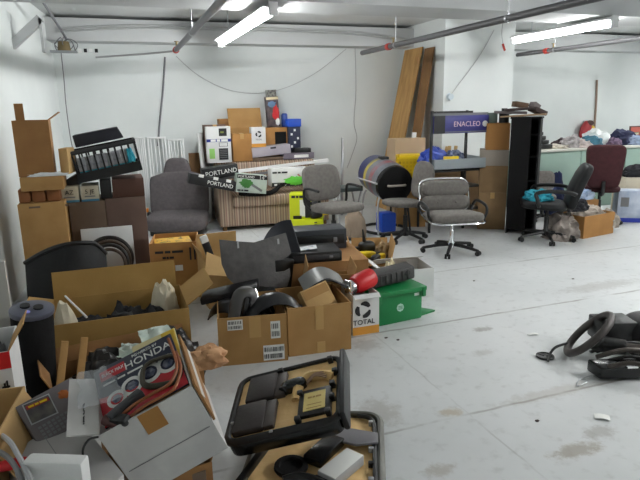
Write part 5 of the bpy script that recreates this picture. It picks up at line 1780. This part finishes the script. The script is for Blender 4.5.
for k in range(7):
    MB().bx(.03 + .048 * k, -.006, .015, .045 + .048 * k, 0.004, .085, .003).build('rib', HOUS, t)
for x in (.25, .8):
    MB().cyl((w * x, -.004, .06), (w * x, .006, .06), .022).build('boss', BLACK, t)
o, rz2, w = fr((424, 318), (447, 312))
single('bin_lid', 'green lid flap lying on the floor right of the green bin', 'lid', MB().prism([(0, 0), (.2, .04), (.1, .2), (-.01, .24)], 0, .015, r=.005), GREEN, M7 @ Vector((.355, .03, .0)), rz, rot=(0, 0, 0))
# ------------------------------------------------------------------ foreground: printed white carton
def frame3(tl, tr, br, dist, elev, yaw):
    """plane through the ray of tl at the given distance, its normal aimed at the viewer turned by yaw and raised by elev"""
    d = ray(*tl).normalized()
    T = EYE + d * dist
    hd = math.atan2(-d.y, -d.x) + RAD(yaw)
    n = Vector((math.cos(hd) * math.cos(RAD(elev)), math.sin(hd) * math.cos(RAD(elev)), math.sin(RAD(elev))))
    def hit(p):
        r = ray(*p)
        return EYE + r * ((T - EYE).dot(n) / r.dot(n))
    B, Cc = hit(tr), hit(br)
    xh = (B - T).normalized()
    zz = (B - Cc)
    zh = (zz - zz.dot(xh) * xh).normalized()
    yh = zh.cross(xh)
    return T, xh, yh, zh, (B - T).length, zz.dot(zh)


T, xh, yh, zh, wH, hH = frame3((98, 437), (192, 386), (224, 450), 2.02, -6, -3)
hH = max(.2, min(.3, hH))
dH = .36
org = T - zh * hH
MH = Matrix((xh, yh, zh)).transposed().to_4x4()
MH.translation = org
t = carton('printed_carton', 'white open carton full of printed papers and cords, tilted on other cartons', (0, 0, 0), 0, wH, dH, hH, mat('scuffed_white_card', hexc(204, 202, 198), .65, col2=hexc(186, 184, 182), scale=6), 'white cartons in front', open_=True,
           flaps=(('l', 58, .095, .03, .97), ('r', 168, .08, .05, .95)))
t.matrix_world = MH
MB().bx(wH * .40, -.0025, hH - .085, wH * .62, -.0005, hH - .002).build('tape_patch', TAPEB, t)
MB().bx(wH * .05, -.0018, hH * .40, wH * .95, -.0004, hH * .408).build('crease', MGREY, t)
MB().bx(wH + .004, .0, hH * .45, wH + .012, dH, hH + .004).build('brown_liner', CARDB, t)
text(t, 'BLACK MAX', .022, Matrix.Translation((-.036, .12, hH + .0265)) @ Matrix.Rotation(-PI / 2, 4, 'Z') @ Matrix.Rotation(RAD(32), 4, 'X'), INK)
single('carton_fill', 'brown paper filling the lower half of the printed white carton', 'packing paper', MB(MH).bx(.01, .01, .007, wH - .01, dH - .01, hH * .62), PAPERBAG)
# the printed sheet
NAV2 = mat('night_print', hexc(38, 42, 62), .35)
REDP = mat('red_print', hexc(196, 34, 48), .35)
REDL = mat('red_label', hexc(186, 30, 40), .35)
sw, sh_ = wH * .94, .265
a3 = Matrix.Translation((wH * .02, .085, hH - .045)) @ Matrix.Rotation(RAD(17), 4, 'X')
MS_ = MH @ a3
t = thing('printed_sheet', 'navy and red printed sheet with white rings lying in the white carton', 'printed sheet', (0, 0, 0))
t.matrix_world = MS_
MB().bx(0, 0, 0, sw, sh_, .004, .001).build('sheet', NAV2, t)
b = MB().prism([(.0, .004), (sw - .003, .004), (sw - .003, sh_ * .42), (sw * .55, sh_ * .36), (0, sh_ * .5)], .004, .0052)
rp = b.build('red_ground', REDP, t)
MB().prism([(.02, sh_ * .76), (.115, sh_ * .76), (.115, sh_ * .93), (.02, sh_ * .93)], .004, .0055).build('red_label', REDL, t)
text(t, 'BLACK MAX', .021, TOP(.068, sh_ * .845, .0058), PAPER, sx=.72)
text(t, 'POWERED BY', .016, TOP(sw * .64, sh_ * .93, .0048), PAPER)
text(t, 'HONDA', .046, TOP(sw * .66, sh_ * .81, .0048), PAPER, sx=1.05)
printed(t, .15, .008, TOP(.1, sh_ * .68, .0048), PAPER)
for k, (x, y, r) in enumerate(((.06, .36, .036), (.12, .44, .04), (.19, .5, .044), (.26, .5, .042))):
    b = MB()
    Mx = Matrix.Translation((x, sh_ * y, .0055))
    vs, fs = [], []
    n = 24
    for i in range(n):
        a = 2 * PI * i / n
        vs += [(r * math.cos(a), r * math.sin(a), 0), (r * .66 * math.cos(a), r * .66 * math.sin(a), 0), (r * math.cos(a), r * math.sin(a), .001), (r * .66 * math.cos(a), r * .66 * math.sin(a), .001)]
    for i in range(n):
        j = (i + 1) % n
        fs += [(4 * i + 2, 4 * j + 2, 4 * j + 3, 4 * i + 3), (4 * i, 4 * j, 4 * j + 2, 4 * i + 2), (4 * i + 1, 4 * i + 3, 4 * j + 3, 4 * j + 1)]
    b.add(vs, fs, Mx)
    ro = b.build('white_ring', PAPER, t)
    MB(Mx).prism([(r * .5 * math.cos(2 * PI * i / 6), r * .5 * math.sin(2 * PI * i / 6)) for i in range(6)], 0, .001).build('ring_centre', mat('print_blue', hexc(66, 74, 104), .4, col2=hexc(150, 150, 160), scale=60), ro)
t = thing('yellow_folder', 'pale yellow folded sheet standing behind the printed sheet', 'folder', (0, 0, 0))
t.matrix_world = MS_ @ Matrix.Translation((sw * .46, .115, -.012)) @ Matrix.Rotation(RAD(-4), 4, 'Z')
MB().bx(0, 0, 0, wH * .53, .19, .006, .002).build('cover', mat('cream_yellow', hexc(226, 212, 160), .6), t)
MB().bx(wH * .36, .0, .006, wH * .52, .185, .009).build('yellow_edge', mat('edge_yellow', hexc(226, 186, 60), .6), t)
# olive gasket ring
t = thing('gasket_ring', 'olive brown squarish gasket ring lying on the printed sheet', 'gasket', (0, 0, 0))
t.matrix_world = MS_ @ Matrix.Translation((sw * .76, sh_ * .38, .018)) @ Matrix.Rotation(RAD(-14), 4, 'Z') @ Matrix.Rotation(RAD(7), 4, 'Y')
sqr = []
for k in range(28):
    a = 2 * PI * k / 28
    sg = lambda v: math.copysign(abs(v) ** .6, v)
    sqr.append((.066 * sg(math.cos(a)), .06 * sg(math.sin(a)), .006 * math.sin(2 * a)))
MB().tube(sqr, .0075, 8, 2, True, flat=1.5).build('ring', mat('olive_rubber', hexc(66, 60, 46), .6), t)
MB().bx(.05, -.015, -.006, .08, .02, .01, .004).build('tab', mat('olive_rubber', hexc(66, 60, 46), .6), t)
# cords and parts
CORD = mat('orange_brown_cord', hexc(150, 84, 44), .5)
def Hp(x, y, z):
    return MH @ Vector((x, y, z))
for k, (pts, lab) in enumerate(((((.05, .04, hH - .01), (.12, .045, hH + .012), (.2, .05, hH + .015), (wH - .06, .05, hH + .02), (wH - .022, .12, hH + .03), (wH - .02, .26, hH + .06)), 'orange-brown cord running along the front rim of the white carton'),
                                (((.09, .02, hH - .01), (.16, .018, hH + .008), (.24, .018, hH + .008), (wH - .05, .03, hH + .01), (wH - .015, .1, hH + .02), (wH - .012, .2, hH + .03)), 'second orange-brown cord just in front of the first in the white carton'))):
    q = [Hp(*p) for p in pts]
    single('cord', lab, 'cord', MB().tube([p - q[0] for p in q], .0055, 8, 5), CORD, q[0], group='cords in the white carton')
t = thing('black_tool', 'black pistol-shaped part in the left front of the white carton', 'tool', (0, 0, 0))
t.matrix_world = MH @ Matrix.Translation((.1, .07, hH - .01)) @ Matrix.Rotation(RAD(25), 4, 'Z')
MB().bx(-.06, -.018, 0, .07, .018, .036, .008).build('barrel', DGREY, t)
MB().box((-.04, -.03, .01), (.035, .07, .03), (0, 0, 20), .008).build('grip', BLACK, t)
q = Hp(.045, .045, hH + .0)
single('brown_cylinder', 'short brown cylinder at the left front corner of the white carton', 'cylinder', MB().cyl((-.02, .02, 0), (.03, -.02, -.01), .018).cyl((.03, -.02, -.01), (.034, -.023, -.011), .02), mat('brown_red_plastic', hexc(88, 52, 48), .4), q)
q = [Hp(.0, .0, hH), Hp(-.02, -.02, hH + .02), Hp(-.05, -.03, hH - .0), Hp(-.07, -.05, hH - .06)]
single('cord', 'thin black cord drooping from the left corner of the white carton', 'cord', MB().tube([p - q[0] for p in q], .004, 6, 5), BLACK, q[0], group='cords in the white carton')
# clear wrap over the left flap
t = thing('plastic_wrap', 'crumpled clear plastic wrap at the left flap of the white carton', 'plastic wrap', (0, 0, 0))
t.matrix_world = MH @ Matrix.Translation((.035, .07, hH - .015))
o3 = Vector((5, 3, 1))
MB().sheet(lambda u, v: (-.07 * v + .06 * (1 - v) + .025 * noise.noise(Vector((u * 3, v * 4, 1)) + o3), (.04 + .23 * u), .05 * v + .03 + .02 * noise.noise(Vector((u * 4, v * 4, 5)) + o3)), 14, 14, .001).build('film', mat('clear_film', hexc(216, 220, 224), .15, alpha=.22), t)

# ------------------------------------------------------------------ cartons carrying it
zc = min((MH @ Vector(v)).z for v in ((0, 0, 0), (wH, 0, 0), (0, dH, 0), (wH, dH, 0)))
o, rz, w = fr((118, 497), (214, 468), zc * .93 if zc > .1 else .1)
hB = max(.1, zc - .004)
A = G(118, 492, hB)
B = G(212, 462, hB)
rz = math.atan2(B.y - A.y, B.x - A.x)
w = (B - A).length
t = carton('cardboard_box', 'brown open carton in the nearest row, beneath the printed white carton', (A.x, A.y, 0), rz, w, .42, hB, CARDB, 'cartons in the nearest row', open_=True, flaps=(('r', 20, .05),))
ML = Matrix.Translation((A.x, A.y, 0)) @ Matrix.Rotation(rz, 4, 'Z')
single('hand_tool', 'small black and brown rod lying in the brown carton below the white carton', 'tool', MB().cyl((0, 0, 0), (.09, .03, .04), .008).cyl((.09, .03, .04), (.13, .045, .055), .012), BLACK, ML @ Vector((w * .5, .04, hB - .02)))
single('support_crate', 'dark carton deep inside the brown carton', 'box', MB().bx(.02, .04, 0, w - .03, .4, hB - .03, .004), CARDD, ML @ Vector((0, 0, .007)))

# ------------------------------------------------------------------ pale grey carton at the lower left
zg_ = .40
A, B, D = G(6, 456, zg_), G(73, 412, zg_), G(124, 474, zg_)
xx = (D - B); ww_ = xx.length
xh2 = xx.normalized()
yh2 = Vector((-xh2.y, xh2.x, 0))
dd = abs((A - B).dot(yh2))
dd = max(.28, min(.5, (A - B).length))
# local frame: x from back-left corner B towards D (front right), y to the left
LG = mat('pale_grey_card', hexc(180, 178, 176), .7, col2=hexc(168, 166, 164), scale=4)
e1 = (A - B).normalized()
t = thing('grey_carton', 'pale grey flat-topped carton at the lower left beside the printed white carton', 'box', (B.x, B.y, 0))
pl = [Vector((0, 0)), Vector((D.x - B.x, D.y - B.y)), Vector((D.x - B.x + A.x - B.x, D.y - B.y + A.y - B.y)), Vector((A.x - B.x, A.y - B.y))]
cen = (pl[0] + pl[1] + pl[2] + pl[3]) / 4
MB().prism([tuple(p) for p in pl], .0, zg_, r=.004).build('body', LG, t)
m0, m1 = (pl[0] + pl[3]) / 2, (pl[1] + pl[2]) / 2
MB().prism([tuple(m0 + (m1 - m0) * .02 + (pl[3] - pl[0]) * .004), tuple(m0 + (m1 - m0) * .98 + (pl[3] - pl[0]) * .004), tuple(m0 + (m1 - m0) * .98 - (pl[3] - pl[0]) * .004), tuple(m0 + (m1 - m0) * .02 - (pl[3] - pl[0]) * .004)], zg_, zg_ + .0008).build('seam', MGREY, t)
# blister pack leaning behind it
T2, x2, y2, z2_, w2_, h2_ = frame3((14, 407), (72, 376), (76, 412), 2.34, 50, 4)
MP = Matrix((x2, y2, z2_)).transposed().to_4x4()
h2_ = max(.14, h2_) * 1.25
MP.translation = T2 - z2_ * h2_
t = thing('blister_pack', 'smoky plastic pack with a dark picture label behind the pale grey carton', 'pack', (0, 0, 0))
t.matrix_world = MP
SMOK = mat('smoky_plastic', hexc(126, 118, 120), .25, col2=hexc(108, 102, 104), scale=6)
MB().bx(0, 0, 0, w2_, .045, h2_, .008).build('shell', SMOK, t)
ML2 = Matrix.Translation((w2_ * .3, -.001, h2_ * .68)) @ Matrix.Rotation(RAD(6), 4, 'Y') @ Matrix.Diagonal((.85, 1, .85, 1))
lb = MB(ML2).bx(-.055, -.002, -.05, .055, 0, .05).build('label_border', LGREY, t)
MB(ML2).bx(-.05, -.003, -.045, .05, -.002, .045).build('dark_picture', mat('dark_picture', hexc(60, 58, 66), .4, col2=hexc(110, 104, 96), scale=25), lb)
MB(ML2).bx(-.046, -.004, .018, .046, -.003, .036).build('red_heading', mat('dull_red', hexc(160, 52, 48), .5), lb)
printed(lb, .075, .009, ML2 @ FRONT(0, .027, -.0042), YELLOW)
MB().blob((w2_ * .72, -.001, h2_ * .72), (.018, .002, .016), 3, .4, 3, sub=3, flat=False).build('orange_mark', mat('orange_mark', hexc(190, 104, 40), .5), t)
b = MB()
for i in range(9):
    for j in range(4):
        b.bx(w2_ * .12 + i * .016, -.002, .012 + j * .014, w2_ * .12 + i * .016 + .011, 0, .021 + j * .014)
b.build('dimple_grid', MGREY, t)
# white foam block
zf = .50
A, B = G(31, 452, zf), G(89, 454, zf)
rzf = math.atan2(B.y - A.y, B.x - A.x)
wf_ = (B - A).length
foam = mat('white_foam', hexc(232, 232, 230), .8, bump=.1, bscale=80)
Mf = Matrix.Translation((A.x, A.y, zg_)) @ Matrix.Rotation(rzf, 4, 'Z')
single('foam_block', 'white foam block lying on the pale grey carton at the bottom edge', 'foam block', MB().bx(0, -.05, .002, wf_, 0, zf - zg_, .008), foam, Mf @ Vector((0, 0, 0)), rzf)
# tan open carton between
zt_ = .50
A, B = G(-12, 452, zt_), G(25, 386, zt_)
dv = (B - A)
ang = math.atan2(dv.y, dv.x)
t = carton('cardboard_box', 'tan open carton at the far lower left, left of the pale grey carton', (A.x, A.y, 0), ang, dv.length, .3, zt_, CARDL, 'cartons in the nearest row', open_=True, flaps=(('f', 152, .16, .05, .95),))
# red and white printed carton at left edge
Yr = 2.35
A, B = PY(-24, 412, Yr), PY(17, 404, Yr)
zr0, zr1 = A.z, up((B.x, Yr), 352)
t = carton('cardboard_box', 'red and white printed carton with a raised flap at the left edge', (A.x, Yr, 0), RAD(3), B.x - A.x, .3, zr1, WHITE, 'cartons in the nearest row', open_=True, flaps=(('r', 32, .12, .0, .6),), flapm=CARD)
wr = B.x - A.x
decal(t, 'red_band', 0, zr1 - .07, wr, zr1, RED)
decal(t, 'dark_panel', 0, zr0 - .1, wr * .62, zr1 - .07, mat('plum_print', hexc(58, 44, 62), .5))
text(t, 'A', .05, FRONT(wr * .5, zr1 - .035, -.0022), YELLOW)
b = MB()
b.bx(wr * .75, -.003, zr1 - .17, wr * .8, -.001, zr1 - .13).bx(wr * .82, -.003, zr1 - .2, wr * .86, -.001, zr1 - .12).bx(wr * .7, -.003, zr1 - .15, wr * .9, -.001, zr1 - .142)
b.build('printed_figure', INK, t)
single('grey_filling', 'grey packing inside the red and white printed carton', 'packing', MB().blob((0, 0, 0), (wr * .42, .12, zr1 * 1.0), 171, .15, 2.5), MGREY, (A.x + wr / 2, Yr + .16, .008))
# white cables and red handle in the corner
z_ = .46
pts = [G(-12, 428, z_), G(8, 440, z_ + .03), G(18, 455, z_ + .03), G(27, 472, z_ + .02), G(36, 492, z_)]
single('white_cable', 'thick white cable curving through the lower left corner, upper one', 'cable', MB().tube([p - pts[0] for p in pts], .0085, 8, 6), LGREY, pts[0], group='white cables')
pts = [G(-12, 446, z_), G(6, 456, z_ + .02), G(16, 468, z_ + .02), G(24, 486, z_)]
single('white_cable', 'thick white cable curving through the lower left corner, lower one', 'cable', MB().tube([p - pts[0] for p in pts], .0085, 8, 6), MGREY, pts[0], group='white cables')
a, c = G(-6, 468, z_ - .02), G(27, 461, z_ - .02)
t = thing('handled_tool', 'red handled tool lying across the lower left corner', 'tool', a)
MB().tube([(0, 0, 0), (c - a) * .55, c - a], lambda u: .014 + .004 * math.sin(PI * u), 10, 5).build('grip', RED, t)
MB().cyl((c - a), (c - a) * 1.08, .012, .006).build('tip', RED, t)

# ------------------------------------------------------------------ upper dashboard tray
def frame_pts(F0, F1, B0):
    xh = (F1 - F0).normalized()
    yy = B0 - F0
    yh = (yy - yy.dot(xh) * xh).normalized()
    M = Matrix((xh, yh, xh.cross(yh))).transposed().to_4x4()
    M.translation = F0
    return M, (F1 - F0).length, yy.dot(yh)


def rrect(x0, y0, x1, y1, r, n=5):
    out = []
    for cx, cy, a0 in ((x1 - r, y1 - r, 0), (x0 + r, y1 - r, 90), (x0 + r, y0 + r, 180), (x1 - r, y0 + r, 270)):
        for k in range(n + 1):
            a = RAD(a0 + 90 * k / n)
            out.append((cx + r * math.cos(a), cy + r * math.sin(a)))
    return out


MU, wU, dU = frame_pts(Vector((.312, 2.094, .15)), Vector((.749, 1.888, .29)), Vector((.47, 2.479, .225)))
WB = mat('pad_black_brown', hexc(44, 36, 34), .6, bump=.1, bscale=100)
t = thing('dash_tray', 'black rimmed upper tray with tan lining, dark pads and a yellow label', 'car part', (0, 0, 0), 0, 'lined trays on the floor')
t.matrix_world = MU
dU2 = dU * 1.02
b = MB().prism(rrect(0, 0, wU, dU2, .05), -.075, -.004, r=.012)
b.build('shell', BLACKG, t)
MB().tube([(x, y, .004) for x, y in rrect(.004, .004, wU - .004, dU2 - .004, .05)], .013, 8, 1, True, flat=1.4).build('rim', BLACK, t)
MB().prism(rrect(.02, .02, wU - .02, dU2 - .02, .035), -.005, .004).build('tan_lining', TAN, t)
for k, (y0, y1) in enumerate(((.03, dU2 * .48), (dU2 * .50, dU2 - .04))):
    p = MB().bx(.03 + .03 * k, y0, .0, wU * .34 + .03 * k, y1, .035, .012).build('pad', WB, t)
    MB().bx(wU * .34 + .03 * k - .004, y0 + .005, .0, wU * .43 + .03 * k, y1 - .005, .026, .006).build('pad_edge', mat('pad_edge', hexc(66, 58, 54), .5), p)
MB().sq((wU * .57, dU2 * .62, .02), (.06, .03, .028), .6, .6, rot=(0, 0, 8)).build('motor', BLACKG, t)
MB().cyl((wU * .5, dU2 * .6, .02), (wU * .47, dU2 * .56, .02), .024).build('motor_cap', BLACK, t)
arc = [(wU * .60, dU2 * .40, .01), (wU * .62, dU2 * .58, .02), (wU * .70, dU2 * .70, .022), (wU * .84, dU2 * .68, .02), (wU * .92, dU2 * .64, .012)]
MB().tube(arc, .018, 8, 5, flat=1.3).build('perforated_strip', mat('tan_board', hexc(206, 170, 112), .7, col2=hexc(120, 92, 58), scale=26, lo=.6, hi=.64), t)
b = MB()
for k in range(4):
    b.tube([(wU * .70, dU2 * (.55 + .02 * k), .03), (wU * .78, dU2 * (.62 + .015 * k), .045), (wU * .88, dU2 * (.60 + .03 * k), .03)], .0035, 6)
b.build('wires', mat('copper_wire', hexc(150, 122, 100), .4, .4), t)
br = MB().bx(wU * .63, .05, .0, wU * .92, dU2 * .50, .02, .004).build('label_bracket', BLACK, t)
MB().bx(wU * .68, .075, .02, wU * .87, dU2 * .44, .0225).build('yellow_label', mat('label_yellow', hexc(222, 200, 120), .5), br)
printed(br, .06, .01, TOP(wU * .775, dU2 * .36, .0228), mat('ochre', hexc(170, 130, 50), .5))
b = MB()
b.bx(wU * .71, dU2 * .2, .0225, wU * .84, dU2 * .21, .023).bx(wU * .71, dU2 * .25, .0225, wU * .84, dU2 * .26, .023)
b.build('label_lines', mat('ochre', hexc(170, 130, 50), .5), br)
for k, (x, y) in enumerate(((.64, .08), (.64, .46), (.9, .1), (.93, .3), (.93, .5), (.95, .7), (.42, .93), (.9, .93))):
    MB().bx(wU * x - .012, dU2 * y - .012, .0, wU * x + .012, dU2 * y + .012, .035, .004).build('clip', BLACK, t)
MB().bx(wU - .006, .01, -.07, wU + .022, dU2 + .03, .028, .012).build('end_lip', BLACK, t)
for x, y in ((.01, dU2 * .25), (.06, dU2 * .75), (.2, .0)):
    MB().bx(x, y, .012, x + .016, y + .012, .022, .003).build('screw_tab', LGREY, t)

# ------------------------------------------------------------------ lower tray on the floor
ML_, wL, dL = frame_pts(Vector((.325, 1.93, .03)), Vector((.84, 1.69, .03)), Vector((.54, 2.40, .03)))
C0 = G(378, 400, .03)
dL = max(dL, .3)
t = thing('lower_tray', 'grey rimmed lower tray of tan lining and black parts lying on the floor', 'car part', (0, 0, 0), 0, 'lined trays on the floor')
t.matrix_world = ML_
dL = .62
MB().prism(rrect(0, 0, wL, dL, .06), -.028, -.004, r=.005).build('shell', BLACK, t)
MB().tube([(x, y, .012) for x, y in rrect(.004, .004, wL - .004, dL - .004, .07)], .014, 8, 1, True, flat=1.3).build('rim', mat('olive_grey_rim', hexc(96, 96, 88), .45), t)
MB().prism(rrect(.02, .02, wL - .03, dL - .03, .05), -.005, .004).build('tan_lining', TAN, t)
MB().tube([(wL - .03, .0, .016), (wL - .032, dL * .5, .02), (wL - .04, dL - .08, .02), (wL * .8, dL - .035, .02)], .011, 8).build('inner_trim', BLACK, t)
for k in range(5):
    MB().bx(wL - .06, dL * (.15 + .17 * k), .004, wL - .036, dL * (.15 + .17 * k) + .02, .03, .004).build('clip', BLACK if k % 2 else LGREY, t)
MB().lathe([(.065, .0), (.072, .012), (.07, .024), (.05, .026), (.046, .012), (.0, .010)], 28, Matrix.Translation((wL * .33, .17, .004)), cap=False).build('speaker_ring', BLACKM, t)
MB().tube([(wL * .3, dL * .12, .02), (wL * .42, dL * .15, .028), (wL * .58, dL * .09, .026), (wL * .66, dL * .02, .02)], .02, 8, flat=1.4).build('black_arm', BLACK, t)
MB().box((wL * .56, dL * .45, .03), (.09, .2, .04), (0, 0, -28), .008).build('black_bracket', BLACKG, t)
MB().box((wL * .05, dL * .3, .02), (.03, .3, .03), (0, 0, -14), .006).build('side_bar', BLACK, t)
cu = MB().prism([(wL * .5, dL * .60), (wL * .7, dL * .72), (wL * .97, dL * .66), (wL * .97, dL * .54), (wL * .8, dL * .5)], .03, .042, r=.003).build('grey_triangle', mat('triangle_grey', hexc(112, 110, 114), .5), t)
t2 = thing('white_module', 'white faced box module lying in the lower tray', 'module', (0, 0, 0))
t2.matrix_world = ML_ @ Matrix.Translation((wL * .70, .16, .006)) @ Matrix.Rotation(RAD(-34), 4, 'Z')
MB().bx(-.045, -.1, 0, .045, .1, .045, .004).build('casing', LGREY, t2)
MB().bx(-.043, -.098, .045, .043, .098, .048, .001).build('white_face', PAPER, t2)
MB().bx(-.05, -.135, .0, .02, -.1, .03, .004).build('connector', BLACK, t2)

# ------------------------------------------------------------------ steering wheel with its column
P1 = G(568, 347, .03)
r_ = ray(611, 320).normalized()
Ld = .33
oc = EYE - P1
bq = oc.dot(r_); cq = oc.dot(oc) - Ld * Ld
disc = bq * bq - cq
if disc < 0:
    tt = -bq
else:
    tt = -bq - math.sqrt(disc)
P2 = EYE + r_ * tt
if P2.z < .1 and disc > 0:
    P2 = EYE + r_ * (-bq + math.sqrt(disc))
Lx = (P2 - P1); RW_ = Lx.length / 2
Lx.normalize()
cw = (P1 + P2) / 2
vd = (cw - EYE).normalized()
vp = (vd - vd.dot(Lx) * Lx).normalized()
uu = Lx.cross(vp)
cr_ = RW.col[0]
best = None
for s_ in (1, -1):
    Mx_ = (.95 * vp + s_ * .3 * uu).normalized()
    nn = Lx.cross(Mx_)
    for s2 in (1, -1):
        if (nn * s2).dot(cr_) > 0:
            sc_ = (nn * s2).dot(cr_) - abs((nn * s2).z) * .3 + (nn * s2).dot(vd)
            if best is None or sc_ > best[0]:
                best = (sc_, Mx_, nn * s2)
_, My_, Nz_ = best
MW = Matrix((Lx, Nz_.cross(Lx), Nz_)).transposed().to_4x4()
MW.translation = cw
t = thing('steering_wheel', 'steering wheel with its column and brackets lying on the floor at right', 'steering wheel', (0, 0, 0))
t.matrix_world = Matrix.Translation((cw.x, cw.y, 0))
TI = Matrix.Translation((cw.x, cw.y, 0)).inverted() @ MW
LEA = mat('wheel_leather', hexc(60, 54, 52), .45, bump=.1, bscale=120)
MB(TI).tube([(RW_ * math.cos(2 * PI * k / 36), RW_ * math.sin(2 * PI * k / 36), 0) for k in range(36)], .023, 10, 1, True).build('rim', LEA, t)
MB(TI).lathe([(.04, .05), (.055, .07), (.05, .11), (.02, .12)], 20).build('hub', BLACK, t)
W0 = Vector((cw.x, cw.y, 0))
def Wt(x, y, z):
    return G(x, y, z) - W0
a = TI @ Vector((0, 0, .08))
b_ = Wt(660, 352, .10)
MB().cyl(a, a + (b_ - a) * .45, .05, .045).build('column_shroud', BLACK, t)
MB().cyl(a + (b_ - a) * .4, b_, .028).build('column_shaft', mat('shaft_dark', hexc(70, 64, 60), .4, .5), t)
M8 = Matrix.Translation(Wt(600, 382, .0)) @ Matrix.Rotation(RAD(-18), 4, 'Z')
MB(M8).prism([(0, 0), (.34, 0), (.38, .1), (-.02, .12)], .012, .085, r=.012).build('lower_housing', BLACKG, t)
MB(M8).bx(.14, -.012, .08, .2, .02, .09, .002).build('chrome_clip', CHROME, t)
M9 = Matrix.Translation(Wt(608, 342, .10)) @ Matrix.Rotation(RAD(-18), 4, 'Z')
MB(M9).bx(-.03, .02, -.03, .19, .2, .11, .012).build('switch_block', BLACK, t)
MB(M9).cyl((.16, .1, .06), (.25, .08, .07), .008).build('stalk', BLACK, t)
MB(M9).cyl((.25, .08, .07), (.29, .075, .073), .014).build('stalk_tip', BLACK, t)
for k in range(4):
    p0_ = Wt(590 + 6 * k, 352 + 5 * k, .06 + .02 * (k % 2))
    p1_ = Wt(660, 346 + 9 * k, .09)
    MB().tube([p0_, (p0_ + p1_) / 2 + Vector((0, 0, .04)), p1_], .014 if k % 2 else .01, 8).build('bracket_rod', (BLACK, mat('shaft_dark', hexc(70, 64, 60), .4, .5))[k % 2], t)
M10 = Matrix.Translation(Wt(634, 350, .0)) @ Matrix.Rotation(RAD(-20), 4, 'Z')
MB(M10).sq((.1, .0, .12), (.17, .13, .12), .7, .6).build('knee_bolster', mat('bolster', hexc(38, 36, 38), .5, bump=.1, bscale=60), t)
MB(M10).bx(-.06, -.1, .0, .2, .0, .06, .01).build('foot_bracket', BLACK, t)
MB().tube([Wt(568, 343, .05), Wt(556, 347, .05), Wt(550, 354, .02), Wt(548, 361, .008)], .008, 8).build('cable', BLACK, t)
MB().tube([Wt(587, 382, .01), Wt(577, 386, .006), Wt(580, 379, .006), Wt(592, 376, .01)], .003, 6).build('wire_loop', STEEL, t)
# hub cap on the floor
o = G(545, 357)
t = thing('round_cap', 'round black spoked cap lying on the floor left of the steering wheel', 'cap', o, RAD(20))
MB().lathe([(.052, 0), (.055, .004), (.052, .012), (.044, .012), (.042, .007), (.0, .007)], 28, cap=False).build('ring', BLACK, t)
for k in range(3):
    MB(Matrix.Rotation(2 * PI * k / 3, 4, 'Z')).bx(-.006, 0, .006, .006, .045, .011, .001).build('spoke', DGREY, t)
for (x, y, sx, sy, rzz, lab) in ((533, 335, .075, .025, -10, 'small white paper strip on the floor left of the steering wheel'), (602, 418, .07, .045, -40, 'white label lying on the floor at the lower right')):
    p = G(x, y)
    single('paper_scrap', lab, 'paper', MB().sheet(lambda u, v: ((u - .5) * sx, (v - .5) * sy, .004 + .006 * math.sin(3 * u)), 6, 3, .001), PAPER, p + Vector((0, 0, .001)), RAD(rzz), 'paper scraps on the floor')
for k, (x, y, lab) in enumerate(((474, 281, 'tiny dark crumb on the floor behind the joint, left one'), (573, 279, 'tiny dark crumb on the floor behind the joint, right one'), (537, 421, 'tiny dark crumb near the white label'),
                                 (243, 392, 'tiny dark crumb left of the upper tray'), (386, 338, 'tiny dark crumb before the white oil carton'), (398, 340, 'tiny dark crumb before the green bin'))):
    p = G(x, y)
    single('floor_crumb', lab, 'debris', MB().blob((0, 0, 0), (.012, .009, .006), 180 + k, .3, 2, sub=2), SCR[1], p, group='crumbs on the floor')
